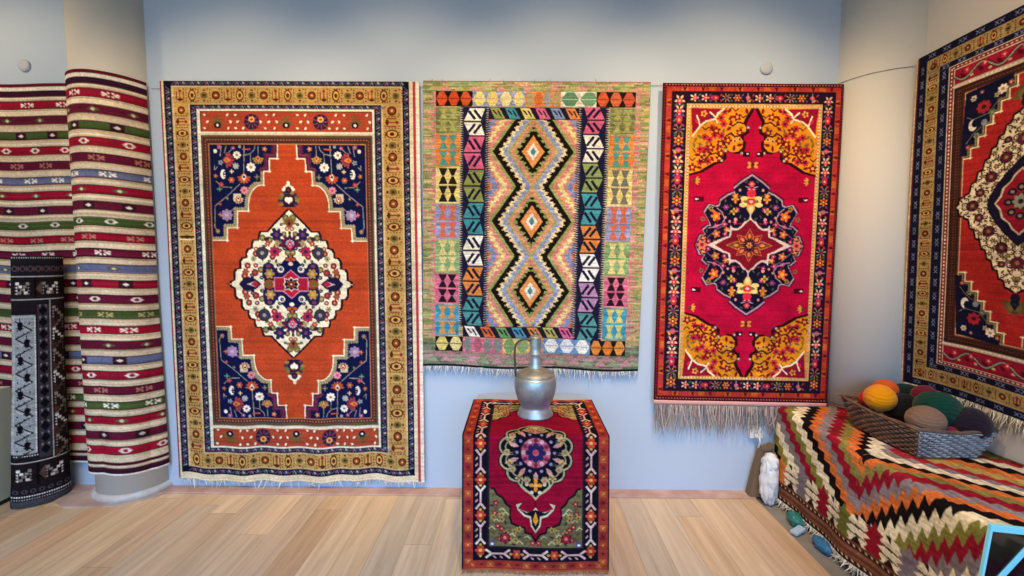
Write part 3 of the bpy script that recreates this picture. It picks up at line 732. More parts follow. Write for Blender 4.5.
    a.flower(cx+48, cy, 5.4, 6, '#d8705a', '#8a1a34', '#2a1838'); a.flower(cx+34, cy-11, 4, 5, '#cf6a3a', '#e0b070')
    a.flower(cx+16, cy-46, 3.8, 4, '#e0903a', '#c86a2a'); a.flower(cx+25, cy-38, 3, 6, '#7a3a6a', '#b06a90'); a.flower(cx+17, cy-34, 3.6, 4, '#cfa04a', '#8a5a2a'); a.ell(cx+15, cy-26, 1.7, 1.7, '#e08a90'); a.flower(cx+26, cy-21, 3.2, 4, '#a82a58', '#d88aa0')
    # column of blossoms
    for dx, dy, rx, ry, col in ((0, -44, 10.5, 5, '#e0b45e'), (7, -47, 4, 2.4, '#e9cf8a'), (8, -40.5, 4, 2.4, '#e9cf8a'), (0, -43, 4.6, 12, '#d8a850'), (0, -52, 4.8, 4, '#d02a44'), (0, -44, 5, 3.4, '#c02440'), (0, -44, 2.2, 1.6, '#f0a8a0'), (5.4, -44, 2.4, 1.6, '#6f6a30'), (0, -36, 2.6, 3.4, '#e9cf8a')): a.ell(cx+dx, cy+dy, rx, ry, col, 0, 10)
    a.flower(cx, cy-61.5, 3.2, 3, '#d84a5a', '#e89090'); L([(3, -58), (6, -59)], 1, '#b8a8b8')
    L([(0, -34), (0, -28)], 1.6, '#c8b8c8')
    # cream star with red petals
    star = [(0, -29.5), (2.6, -25), (6, -24), (8.6, -20), (13, -16.8), (17.5, -17.5), (20, -20.5), (20.4, -15.6), (24, -15), (20.4, -13.4), (21.2, -9), (27, -7.4), (33, -4.6), (40, -1.6), (43, 0)]
    st = [(cx+x, cy+y) for x, y in star]; a.poly([(cx, cy)]+st, '#d9c2ba')
    a.poly([(cx, cy)]+[(cx+x, cy+y) for x, y in ((0, -26), (5, -21.5), (8.6, -17.4), (13.4, -14.6), (18.4, -14.8), (19, -8.4), (26, -5.4), (35, 0))], '#7a1428')
    for an, l in ((PI/2, 17), (0, 24), (PI/4*.86, 17)):
        d = np.array([math.cos(an), -math.sin(an)]); n = np.array([-d[1], d[0]]); o = np.array([cx, cy])
        a.poly([o+d*3, o+d*l*.5+n*4.6, o+d*l, o+d*l*.5-n*4.6], '#c9804a'); a.poly([o+d*4, o+d*l*.5+n*3.8, o+d*l*.94, o+d*l*.5-n*3.8], '#9a1c30' if an != 0 else '#7a3a24'); a.ell(*(o+d*l*.55), 2.6, 1.5, '#c9953e', math.atan2(d[1], d[0]), 8)
    for j in range(8):
        an = j*PI/4+.2; a.line([(cx, cy), (cx+6.4*math.cos(an), cy+6.4*math.sin(an))], 1.4, '#1a1430')
    a.ell(cx, cy, 3.6, 3.6, '#2a1c3a'); a.flower(cx, cy, 3.2, 6, '#d8883a', '#a82a30')
    a.mirror()
    a.wear(.03, .05, .06)
    return a

# ---------------------------------------------------------------- red carpet of the right wall
def art_side():
    W, H = 236, 400
    a = Art(W, H, '#16182e'); RED, DK = '#a02826', '#2a1a1c'
    cx, cy = 118.0, 186.0
    a.rect(0, 0, 2.6, H, '#c9b390'); a.rect(W-2.6, 0, W, H, '#c9b390'); a.rect(2.6, 0, 4.4, H, '#6a2a30')
    def fr(x, y0, y1, c): a.rect(x, y0, W-x, y1, c)
    fr(15, 9, 391, '#ab9468'); fr(16.2, 10, 390, '#a18a56'); fr(30, 21, 375.6, '#a8946a'); fr(31, 22, 374.6, '#16192f')
    fr(42.5, 28, 367.6, '#d6c8b0'); fr(43.4, 28.8, 367, '#7a3530'); fr(48.4, 33, 363.4, '#d6c8b0'); fr(49.2, 34, 362.6, '#8c1d30')
    fr(49, 49.6, 343.6, '#cfc0a4'); fr(49.2, 54, 339.6, '#3a2420'); fr(59.6, 61.6, 331, '#7a3a2a'); fr(61, 63, 329.6, '#c4b48a'); fr(62.2, 64, 328.6, RED)
    for y0, y1 in ((34, 49.6), (343.6, 362.6)): a.rect(49.2, y0, W-49.2, y1, '#941c34')
    for x in (45.8, W-45.8): dotted(a, (x, 30), (x, 366), 4.2, 1.3, '#e8ddc8')
    for y in (31, 51.8, 341.6, 365): dotted(a, (46, y), (W-46, y), 4.2, 1.2, '#ece0c8')
    for x in (54.4, W-54.4): dotted(a, (x, 58), (x, 336), 3.2, 1, '#7a3c30'); dotted(a, (x+2.4, 58), (x+2.4, 336), 3.2, .7, '#5a4a2c')
    for y in (58, 335): dotted(a, (54, y), (W-54, y), 3.2, 1, '#6a3c2c')
    def crosses(A, B, w, step):
        for p, an, k in run(A, B, step):
            for s in (-1, 1):
                q = p+np.array([math.cos(an), math.sin(an)])*s*2.3
                a.line([q+(-1.7, -1.9), q+(1.7, 1.9)], .7, '#7f88a8'); a.line([q+(1.7, -1.9), q+(-1.7, 1.9)], .7, '#7f88a8')
    for x in (9.6, 36.8, W-9.6, W-36.8): crosses((x, 10), (x, 390), 8, 16)
    for y in (4.6, 25, 371, 395.4): crosses((12, y), (W-12, y), 5, 18)
    for x in (23, W-23): gold_band(a, (x, 12), (x, 388), 13, 12, '#3a1f16', '#7d3a28', '#5e5630')
    for y in (15.6, 382.6): gold_band(a, (18, y), (W-18, y), 11.4, 12.6, '#3a1f16', '#7d3a28', '#5e5630', seed=1)
    for y in (41.8, 353):                    # curling vine of the end panels
        pts = [(50+t, y+5.2*math.sin(t/5.6)) for t in np.arange(0, W-100, 1.5)]
        a.line(pts, 3.2, '#2a1a1e'); a.line(pts, 1.6, '#9a9a88')
        for t in np.arange(8, W-104, 17.6): a.leaf(50+t, y+1, 8, 4, .8, '#5a1426'); a.flower(50+t+4, y-3, 3, 5, '#c43a4a', '#e8c0a0'); a.ell(50+t+9, y+4, 1.8, 1.4, '#c9b48a')
    a.mirror(cx, cy+10)
    cyf = cy+10
    n = 7; st = []
    x0, y0, x1, y1 = 110, 64, 62.2, 134
    for k in range(n):
        xx = x0-(x0-x1)*k/(n-.0); yy = y0+(y1-y0)*(k+1)/n
        st += [(xx, y0+(y1-y0)*k/n), (xx, yy)]
    st[0] = (st[0][0], 64); st.append((62.2, y1)); c = (62.2, 64)
    a.poly(st+[c], '#5c4a30'); a.poly([(x-3.6, y-3.6) for x, y in st]+[c], '#141732')
    a.line([(x-2.4, y-2) for x, y in st], .8, '#8d8a60'); a.line(st, 1.6, '#e6d8b4')
    for x, y in st[1::2]: a.poly([(x-1, y-1.6), (x+2.4, y), (x-1, y+1.6)], '#e6d8b4')
    for x, y, r, nn, p_, e_ in ((97, 72, 4.6, 7, '#e8dfcc', '#b08a48'), (80, 84, 6.5, 8, '#a82a34', '#3a1a2a'), (92, 76, 2.6, 5, '#b8a888', '#6a5a3a'), (70, 72, 3, 6, '#d8ccb4', '#8a7a4a'), (88, 92, 3.4, 6, '#5a6a58', '#a89a6a'), (66, 122, 2.4, 5, '#b04a38', '#d8a070'), (74, 112, 3, 6, '#8a8a6a', '#4a4a3a'), (104, 68, 2.4, 5, '#a05a3a', '#d8b080'), (78, 68, 2.2, 5, '#7a4a5a', '#c8a0a0')): a.flower(x, y, r, nn, p_, e_)
    a.ell(70, 100, 4.2, 6, '#e6e0d0'); a.ell(72.2, 98.4, 3.2, 4.4, '#141732'); a.ell(81, 100, 3, 3.2, '#7f86a0'); a.line([(64, 90), (70, 94), (84, 92), (96, 80)], .9, '#6f6a58'); a.line([(64, 118), (70, 110), (78, 104)], .9, '#6f6a58')
    # medallion
    a.mirror(cx, cy)
    hw, hh = 57, 84; n = 8; md = []
    for k in range(n):
        xx = cx+4+(hw-8)*((k+1)/n)**1.0; ya = cy-hh*(1-((k)/n)**1.12)
        md += [(xx-5, ya-1.5), (xx-.8, ya), (xx, ya+4)]
    md = [(cx, cy-hh-5)]+md+[(cx+hw-3, cy-10), (cx+hw+1, cy-8), (cx+hw+1, cy-3), (cx+hw+4, cy)]
    a.poly([(cx, cy)]+[(x+1.6, y-1.8) for x, y in md]+[(cx, cy)], '#1e1216'); a.poly([(cx, cy)]+md, '#e2d6b2')
    a.mirror(); m = a.mask([(cx, cy)]+md); a.mirror(cx, cy); er = m.copy()
    for dx, dy in ((4, 0), (-4, 0), (0, 4), (0, -4)): er &= np.roll(np.roll(m, dx, 1), dy, 0)
    def curl(x, y, g):
        k = g.integers(4); t = g.uniform(0, 6)
        if k < 2: a.line([(x+2.6*math.cos(t+u), y+2.2*math.sin(t+u)) for u in (0, .9, 1.8, 2.7)], 1.3, '#3a2c26'); a.ell(x, y, .9, .9, '#5c4a34', 0, 6)
        elif k == 2: a.flower(x, y, 2.8, 5, '#5a4a32', '#a8905c')
        else: a.leaf(x, y, 4.6, 2.2, t, '#43352c')
    scatter(a, er, 110, curl, 5, 3.7)
    for x, y, r, nn in ((0, -60, 7, 7), (15, -45, 6.5, 6), (28, -28, 6.5, 6), (38, -13, 5, 6), (45, 0, 7, 5), (14, -62, 4, 5)): a.ell(cx+x, cy+y, r*.95, r*.9, '#1b1626', 0, 10); a.flower(cx+x, cy+y, r*.8, nn, '#5c2233', '#8d7a4a')
    a.poly([(cx, cy-44), (cx+8, cy-36), (cx+14, cy-30), (cx+22, cy-20), (cx+29, cy-8), (cx+31, cy), (cx, cy)], '#1b1830')
    a.poly([(cx, cy-33), (cx+7, cy-27), (cx+10, cy-21), (cx+17, cy-15), (cx+19, cy-7), (cx+24, cy), (cx, cy)], '#cbbba4'); a.poly([(cx, cy-31), (cx+6, cy-25), (cx+9, cy-20), (cx+15, cy-14), (cx+17.4, cy-6), (cx+22, cy), (cx, cy)], '#8f1d2e')
    for j in range(3): an = j*PI/4; a.ell(cx+11*math.cos(an), cy-14*math.sin(an), 4.4, 4, '#221c2a', 0, 8); a.ell(cx+11*math.cos(an), cy-14*math.sin(an), 2, 1.8, '#8a7f66', 0, 8)
    a.flower(cx, cy, 7, 8, '#8a8a7a', '#2a2430', '#1e1a22')
    for yy in (-100,):
        a.palmette(cx, cy+yy, 11, -PI/2, ('#5a5030', '#6a5c34', '#1b1a2c', '#2a2a40')); a.ell(cx, cy+yy+5, 4.4, 5, '#1c1a30'); a.ell(cx, cy+yy-9, 3, 2.4, '#4a4430')
    a.mirror()
    a.wear(.05, .06, .05)
    return a

# ---------------------------------------------------------------- small carpet over the table
def art_table(top_len, W, H):
    a = Art(W, H, '#141228'); T = top_len
    RED = '#8f0d2a'
    a.rect(1.6, 0, W-1.6, H-2.4, '#9c362a'); a.rect(0, H-2.6, W, H, '#b06038')
    for A, B in (((6.5, 3), (6.5, H-6)), ((W-6.5, 3), (W-6.5, H-6)), ((6, 4), (W-6, 4)), ((6, H-7), (W-6, H-7))):
        for p, an, k in run(A, B, 9):
            d = np.array([math.cos(an), math.sin(an)]); n = np.array([-d[1], d[0]]); a.poly([p-d*3.4-n*3, p+d*3.4-n*3, p+d*3.4+n*3, p-d*3.4+n*3], ('#ac4028', '#9c302a', '#b4542c', '#8e282c')[k % 4]); a.leaf(*p, 4, 1.6, an+.7*(-1)**k, '#5a1220' if k % 2 else '#dd8a48')
    a.rect(11.4, 8, W-11.4, H-11.4, '#120f1e'); a.rect(12, 8.6, W-12, H-12, '#15101c')
    a.rect(26, 20, W-26, H-25, '#2a1c24'); a.rect(28, 21.5, W-28, H-26.5, RED)
    # dark border with pale forked leaves and rosettes
    for A, B, w in (((19, 12), (19, H-16), 13), ((W-19, 12), (W-19, H-16), 13), ((24, 14), (W-24, 14), 10), ((24, H-18.6), (W-24, H-18.6), 12)):
        for p, an, k in run(A, B, 13):
            d = np.array([math.cos(an), math.sin(an)]); n = np.array([-d[1], d[0]]); q = k % 3
            if q < 2:
                s = 1 if q else -1; c = '#d9a8a0' if k % 4 else '#e0bfae'
                a.line([p-d*6*s, p], 2.2, c); a.line([p, p+d*5.5*s+n*w*.34], 2.4, c); a.line([p, p+d*5.5*s-n*w*.34], 2.4, c); a.leaf(*(p+n*w*.3-d*3*s), 5, 2, an+.6, '#c88a8a')
            else:
                a.flower(*p, w*.4, 6, '#c4402e', '#e0a050', '#3a1420'); a.ell(*(p+d*6), 1.6, 1.6, '#c9953e'); a.ell(*(p-d*6), 1.6, 1.6, '#c9953e')
    # corner pieces
    cx = W/2
    def corner(pts, far):
        a.mirror(cx)
        o = (28, H-26.5) if not far else (28, 21.5)
        sh = lambda k: [(x+k, y+(k if far else -k)) for x, y in pts]
        a.poly(sh(1.6)+[o], '#1a1018'); a.poly(pts+[o], '#6b6040' if not far else '#a08a4e')
        a.mirror(); m = a.mask(pts+[o]); a.mirror(cx); er = m.copy()
        for dx, dy in ((6, 0), (-6, 0), (0, 6), (0, -6)): er &= np.roll(np.roll(m, dx, 1), dy, 0)
        def f(x, y, g):
            k = g.integers(5)
            if k == 0: a.flower(x, y, 3.4, 5, '#86202e', '#c89058')
            elif k == 1: a.leaf(x, y, 6, 2.6, g.uniform(0, 3), '#5a4a2a')
            elif k == 2: a.flower(x, y, 3.2, 5, '#a88a48', '#6a2a28')
            elif k == 3: a.leaf(x, y, 6, 2, g.uniform(0, 3), '#3a2a30')
            else: a.line([(x-3, y), (x, y-2), (x+3, y+1)], 1, '#c2b27c')
        scatter(a, er, 34, f, 12+int(far), 4.6)
        if not far:
            a.ell(31.5, H-30, 3, 3, '#5a4a72'); a.ell(31, H-29, 1.6, 1.4, '#d8c8d0'); a.flower(44, H-36, 5, 6, '#9a2236', '#d88a60', '#3a1a24')
        a.mirror()
    b = H-26.5
    corner([(28, b-62), (32, b-61), (35, b-55), (41, b-51), (44, b-45), (48.6, b-41), (48, b-31), (50, b-24), (56, b-21.5), (63, b-20.5), (63.6, b-15), (70, b-13), (73.6, b-7), (76, b)], False)
    corner([(28, 70), (33, 69), (37, 62), (43, 60), (47, 54), (46, 46), (52, 42), (60, 38), (64, 32), (70, 28), (73, 21.5)], True)
    # medallion and pendant
    my = T+20.0
    a.mirror(cx, None)
    lobes = [(27.5*math.cos(t), -3+29*math.sin(t), 9.6, 9.4) for t in (-1.25, -.75, -.22, .3, .8, 1.25)]+[(0, -33, 13, 11), (0, 22, 16, 16), (0, -3, 27, 28)]
    for dx, dy, rx, ry in lobes: a.ell(cx+dx, my+dy, rx+2.2, ry+2.2, '#15101c', 0, 20)
    for dx, dy, rx, ry in lobes: a.ell(cx+dx, my+dy, rx+1.1, ry+1.1, '#a8986c', 0, 20)
    for dx, dy, rx, ry in lobes: a.ell(cx+dx, my+dy, rx-.9, ry-.9, '#14101c', 0, 20)
    for dx, dy, rx, ry in lobes[:6]: a.ell(cx+dx*.93, my-3+(dy+3)*.93, 6.6, 6.4, '#8f8260', 0, 14); a.ell(cx+dx*.9, my-3+(dy+3)*.9, 5.8, 5.6, '#14101c', 0, 14)
    a.ell(cx, my-33, 11, 9, '#c2a868', 0, 14)
    for dx, dy in ((5, -36), (9, -30), (0, -31), (4, -28)): a.flower(cx+dx, my+dy, 3, 5, '#8a3a40', '#e0c890')
    a.poly([(cx, my+47), (cx+4, my+42), (cx+10, my+38), (cx+16, my+33), (cx+14, my+26), (cx, my+24)], '#b8a578'); a.poly([(cx, my+44), (cx+3.4, my+40), (cx+8.6, my+36), (cx+13.4, my+31.6), (cx+12, my+26), (cx, my+24)], '#15111e')
    for j in range(10):
        an = j*2*PI/10+.31
        r1, r2 = 24, 25
        x, y = cx+r1*math.cos(an)*.98, my-3+r2*math.sin(an)
        a.leaf(x, y, 11, 4.4, an, '#c98a8a'); a.leaf(x+3*math.cos(an), y+3*math.sin(an), 5, 2.4, an, '#e09a48')
        an += .31; a.flower(cx+31*math.cos(an)*.95, my-3+30*math.sin(an), 3.6, 5, '#a89468', '#c85a30'); a.ell(cx+19*math.cos(an), my-3+20*math.sin(an), 1.6, 1.6, '#8f86a8')
    a.ell(cx, my-3, 16.5, 17, '#2a1a2c', 0, 18); a.ell(cx, my-3, 15, 15.6, '#b85a68', 0, 18)
    for j in range(12): an = j*PI/6; a.ell(cx+12.4*math.cos(an), my-3+13*math.sin(an), 2.6, 2.2, '#7a2440' if j % 2 else '#d8a0a0', an, 8)
    a.flower(cx, my-3, 9.6, 8, '#27244e', '#d8505a', '#a84a5e'); a.ell(cx, my-3, 2.6, 2.6, '#c04a5a')
    for dx, dy in ((26, -16), (27, 8), (17, 24), (17, -26)): a.flower(cx+dx, my+dy, 4.0, 4, '#b8a070', '#c8582e')
    a.flower(cx, my+31, 6.4, 4, '#e08a30', '#e8a850', None, .785*2)
    for dx, dy in ((9, 30), (4, 38.6)): a.ell(cx+dx, my+dy, 2, 2, '#cfc0a0')
    a.line([(cx, my+47), (cx, my+54)], 1, '#3a1020')
    py = my+62
    a.poly([(cx, py+20), (cx+5, py+12), (cx+6, py+4), (cx+12, py+2), (cx+18, py-4), (cx+20, py-10), (cx+14, py-12), (cx+18, py-6), (cx+10, py-3), (cx+4, py-2), (cx, py-8)], '#cdbf9c'); a.poly([(cx, py+17), (cx+3.6, py+11), (cx+4.4, py+2), (cx+11, py), (cx+16, py-5), (cx+9, py-1.6), (cx, py-5)], '#15111e'); a.poly([(cx, py+12), (cx+3, py+6), (cx, py-3)], '#e08a30')
    a.mirror()
    a.wear(.06, .05, .05)
    return a

# ---------------------------------------------------------------- striped flat weave
def art_striped(L, H):
    a = Art(L, H, '#dcc9ab', 3)
    g = np.random.default_rng(11)
    a.rect(0, 0, L, 3.2, '#5e1a28'); a.rect(0, 3.2, L, 6.6, '#ece2d4'); a.rect(0, 6.6, L, 12.6, '#35182a')
    cyc = ['#921730', '#621a32', '#46592f', '#98152c', '#661a34', '#646a8c']
    y = 20.0; k = 0; per = (H-20-16)/23.6
    while y < H-14:
        c = cyc[k % 6]
        if k == 23: c = '#9c1a30'
        h = per*.46
        a.rect(0, y-h/2-.8, L, y+h/2+.8, '#3a1722'); a.rect(0, y-h/2, L, y+h/2, c)
        a.rect(0, y+h/2+1.3, L, y+h/2+2.1, '#b99a78')
        sp = 31.0; off = (k*41) % sp
        j = 0; x = off-sp
        while x < L:
            q = (k*7+j*5) % 5; hh = h*.34
            if q in (0, 3):
                col = '#ece0d0' if q == 0 else ('#cbb27a' if k % 6 == 2 else '#b87a6a')
                for s in (-1, 1):
                    a.poly([(x+s*1, y), (x+s*5.6, y-hh), (x+s*6.4, y-hh*.2), (x+s*4, y), (x+s*6.4, y+hh*.2), (x+s*5.6, y+hh)], col)
                    a.ell(x+s*1.6, y-hh*.75, 1.1, .9, col, 0, 6); a.ell(x+s*1.6, y+hh*.75, 1.1, .9, col, 0, 6)
            elif q == 1:
                a.poly([(x-5, y), (x-2, y-hh), (x+2, y-hh), (x+5, y), (x+2, y+hh), (x-2, y+hh)], '#e8d8cc'); a.ell(x, y, 1.9, 1.5, c, 0, 6)
            elif q == 2:
                a.poly([(x-5.5, y), (x, y-hh), (x+5.5, y), (x, y+hh)], '#5a5a38' if k % 6 != 2 else '#7a2a30'); a.poly([(x-2, y), (x, y-1.5), (x+2, y), (x, y+1.5)], '#e0d0b4')
            else:
                a.rect(x-5, y-h/2, x+5, y+h/2, '#3a1a2a'); a.poly([(x-2.6, y), (x, y-1.8), (x+2.6, y), (x, y+1.8)], '#e9dccd')
            x += sp*(.86+.28*((k*13+j*29) % 7)/7); j += 1
        y += per; k += 1
    a.rect(0, H-13, L, H-10.4, '#4a1426'); a.rect(0, H-7.6, L, H-2.6, '#3a1628'); a.rect(0, H-2.6, L, H, '#ece4d8')
    a.wear(.06, .05, .03)
    return a

# ---------------------------------------------------------------- dark rolled runner (60 across the near side, 250 tall, then the far side)
def art_roll():
    a = Art(120, 250, '#1d171b', 3)
    DK, GY, BR, WH = '#221d23', '#adaeae', '#5a463e', '#e4dfd8'
    for x0 in (0, 60):
        a.ox = x0
        a.rect(0, 0, 60, 250, DK)
        dotted(a, (0, 2.4), (60, 2.4), 2.6, 1, '#b8b0a8')
        for p, an, k in run((0, 13), (60, 13), 9): a.ell(*p, 3.4, 3, '#4a4046'); a.ell(*p, 1.6, 1.5, '#18131a'); a.poly([p+(-4.5, -3), p+(-3, 0), p+(-4.5, 3), p+(-6, 0)], '#6a3a40')
        def cocks(x, y, s, c):
            for j in range(4): a.poly([(x+j*3*s, y-6+j*3), (x+j*3*s+4*s, y-6+j*3), (x+j*3*s+4*s, y-3.4+j*3), (x+j*3*s, y-3.4+j*3)], c); a.poly([(x-1*s, y-4+j*3), (x+2*s, y-5+j*3), (x+2*s, y-2.6+j*3)], c)
        def band(y0, y1):
            a.rect(0, y0, 60, y1, '#241a1c'); m = (y0+y1)/2
            for x, s in ((5, 1), (20, -1), (34, 1), (52, -1)): cocks(x, m, s, WH if x in (5, 52) else '#8a8078')
            a.rect(25, y0, 27.5, y1, '#0f0c10'); a.poly([(27, m), (34, y0+3), (34, y1-3)], BR)
        band(22, 42); band(206, 228)
        a.rect(0, 20, 60, 21, '#b8b0ac'); a.rect(0, 42.5, 60, 43.4, '#c9c2bc'); a.rect(0, 204, 60, 205, '#c9c2bc')
        # grey field with lattice and buds
        a.rect(0, 46, 42, 202, '#221a20'); a.rect(0, 58, 26, 196, GY); a.rect(3, 60, 24, 194, '#9a9c9e')
        dotted(a, (25.4, 60), (25.4, 195), 2.6, 1.1, WH); dotted(a, (2, 60), (2, 195), 2.6, 1, '#c0bcb8'); dotted(a, (2, 197.6), (40, 197.6), 2.6, 1, WH)
        for k in range(8):
            y = 64+k*17; a.line([(4, y), (22, y+9)], 1.3, '#2a2a30'); a.line([(22, y+9), (4, y+17)], 1.3, '#2a2a30'); a.line([(4, y+2.6), (20, y+10)], .8, '#c2c2c0')
            x = 16 if k % 2 else 9; a.ell(x, y+3.5, 3.2, 3.4, '#141118', 0, 8); a.line([(x, y), (x, y-3)], 1, '#141118'); a.poly([(x-4.5, y+6), (x+4.5, y+6), (x, y+9.4)], '#1c1820')
            for dx, dy in ((6, 9), (13, 12), (19, 2), (7, 15)): a.ell(dx, y+dy, 1, 1, '#2a262c', 0, 5)
        # inner guard of dark diamonds
        a.rect(28, 48, 41, 202, '#3a343a')
        for k in range(13): y = 54+k*11.6; a.poly([(34.5, y-5), (39.5, y), (34.5, y+5), (29.5, y)], '#121016'); a.poly([(30, y-5.8), (32.5, y-5.8), (31, y-2.5)], '#8a8688'); a.poly([(39, y-5.8), (36.5, y-5.8), (38, y-2.5)], '#8a8688')
        a.line([(42.4, 44), (42.4, 204)], 1.2, '#aaa4a4')
        a.rect(43.2, 44, 60, 204, '#2a1e1e')
        for k in range(7): y = 56+k*22; cocks(45, y, 1, WH if k % 2 else '#96887e'); cocks(58, y+11, -1, BR if k % 2 else '#7a6a62'); a.poly([(44, y+6), (52, y+11), (44, y+16)], '#4a302c')
        for p, an, k in run((0, 233.6), (60, 233.6), 9): a.ell(*p, 3.2, 2.2, '#544850'); a.ell(*p, 1.4, 1, '#18131a')
        dotted(a, (0, 238.6), (60, 238.6), 2.4, 1, WH); dotted(a, (0, 241.6), (60, 241.6), 2.4, .9, '#9a9698'); a.rect(0, 243.4, 60, 250, '#46474c')
    a.ox = 0
    a.wear(.05, .07, 0)
    return a

# ---------------------------------------------------------------- bench kilim, charted in centimetres: along the bench, then from the wall over the edge down the front
BS0, BS1, BT = -68.0, 53.0, 190.0
def art_bench():
    ss = 4
    a = Art(BT, BS1-BS0, '#e6dbbd', ss)
    H, W, _ = a.a.shape
    t = (np.arange(W)+.5)/ss/100; s = ((np.arange(H)+.5)/ss+BS0)/100
    T, S = np.meshgrid(t, s)
    per = 1.36; ph = (T-.66+per/2) % per-per/2; arm = np.sign(ph)
    tooth = .047
    q = (T/tooth) % 1
    q = q
    V = np.abs(ph)
    tri = np.abs(q-.5)*2
    front = np.clip((S+.03)/.04, 0, 1)
    right = front*.056*(tri-.5)+(1-front)*.030*(.5-q)
    c = (S-.172)+.87*V + np.where(arm > 0, right, .034*(q-.5))
    seq = [(-.90, '#a5252c'), (-.83, '#cf6a3c'), (-.76, '#8a7f45'), (-.70, '#a8323a'), (-.63, '#dfd3b4'), (-.56, '#1b1416'), (-.50, '#cf6f3a'), (-.43, '#b89a58'), (-.36, '#a52a34'), (-.305, '#8d8088'), (-.265, '#e9dfc6'),
           (-.195, '#1b1416'), (-.15, '#d4743e'), (-.095, '#8a8046'), (-.04, '#8f1c30'), (.03, '#8a8084'), (.092, '#d0703a'), (.148, '#191416'), (.212, '#e6dcbc'), (.285, '#7f7d3e'), (.345, '#8a1c2e'), (.41, '#80767c'), (.475, '#e6dcbc'), (.55, '#8d7e36'), (.61, '#191416'), (.66, '#cf7038'), (.72, '#8a8084'), (9, '#8f1c30')]
    g = np.random.default_rng(2)
    out = np.zeros_like(a.a)
    lo = -9.0; prev = seq[0][1]
    for i, (l, col) in enumerate(seq):
        hi = seq[i+1][0] if i+1 < len(seq) else 99
        m = (c >= l) & (c < hi)
        out[m] = hx(col)
        if i == 0: out[c < l] = hx(col)
    a.a[:] = out
    # slubs: grey bands are heathered along the weft
    heather = g.normal(0, .07, (H//3+1, W//26+2)).repeat(3, 0).repeat(26, 1)[:H, :W]
    a.a *= 1+heather[..., None]*.6
    a.oy = -BS0
    # hooked figures on cream along the edge
    y0, y1 = 27.6, 41.6
    z = np.arange(0, BT, 2.0)
    a.rect(0, y0+2.5, BT, y1+.5, '#e2d6b6')
    cols = ['#c4743c', '#7d727c', '#8a1a2a', '#6a6c34', '#8a1a2a', '#7d727c', '#c4703a', '#6a6c34', '#8a1a2a', '#7d727c', '#c4743c']
    for k in range(-1, 12):
        x = 9.3+k*17.0; col = cols[k % 11]; m = (y0+y1)/2+.5
        # toothed seam against the stripes above
        a.poly([(x-8.5, y0), (x, y0+3.5), (x+8.5, y0), (x+8.5, y0+4), (x-8.5, y0+4)], '#e2d6b6')
        pts = [(x, y0-2.2), (x+1.6, m-6), (x+4.6, m-5.2), (x+3, m-3), (x+5.2, m-1.4), (x+2, m), (x+5.2, m+1.6), (x+3, m+3.4), (x+4.8, m+5.6), (x+2, y1+.4)]
        a.poly(pts+[(2*x-px, py) for px, py in pts[::-1]], col)
        a.poly([(x+8.5-3.4, y1+.6), (x+8.5, y1-4), (x+8.5+3.4, y1+.6)], '#2a1a18'); a.poly([(x+8.5-2.8, y0+.4), (x+8.5, y0+3.4), (x+8.5+2.8, y0+.4)], '#241a1c')
        for dx in (-1, 1):
            xx = x+8.5+dx*1.4; a.line([(xx-2.6, m-2.2), (xx+2.2, m-1.2)], .7, '#4a3a34'); a.line([(xx-2.2, m+2), (xx+2.6, m+3)], .7, '#4a3a34')
    # brown selvedge with two twisted cords
    a.rect(0, 41.6, BT, 54, '#6e4433')
    for y, c_ in ((43.6, '#3a2220'), (45.6, '#8a5a42'), (47.4, '#5a3a2e'), (49, '#7a4c38'), (51.6, '#3a2220')): a.rect(0, y-.7, BT, y+.7, c_)
    for y in (43.2, 50.6):
        for p, an, k in run((0, y), (BT, y), 1.5): a.leaf(*p, 1.7, .9, .7, '#d9c6a0' if k % 2 else '#2a1a1a')
    a.rect(0, 52.2, BT, 54, '#7d3e2e')
    a.wear(.04, .05, .04)
    return a
# ================================================================== the room
M_wall = mat('wall_paint', '#b6c5d8', .85, bump=(60, .06, .004))
M_pillar = mat('pillar_paint', '#cdcac2', .8, bump=(40, .06, .004))
M_ceil = mat('ceiling_paint', '#c9c9c9', .9)
M_stone = mat('pink_stone', '#b08a7c', .55, noise=(9, '#c9a898', (1, 1, 1)))

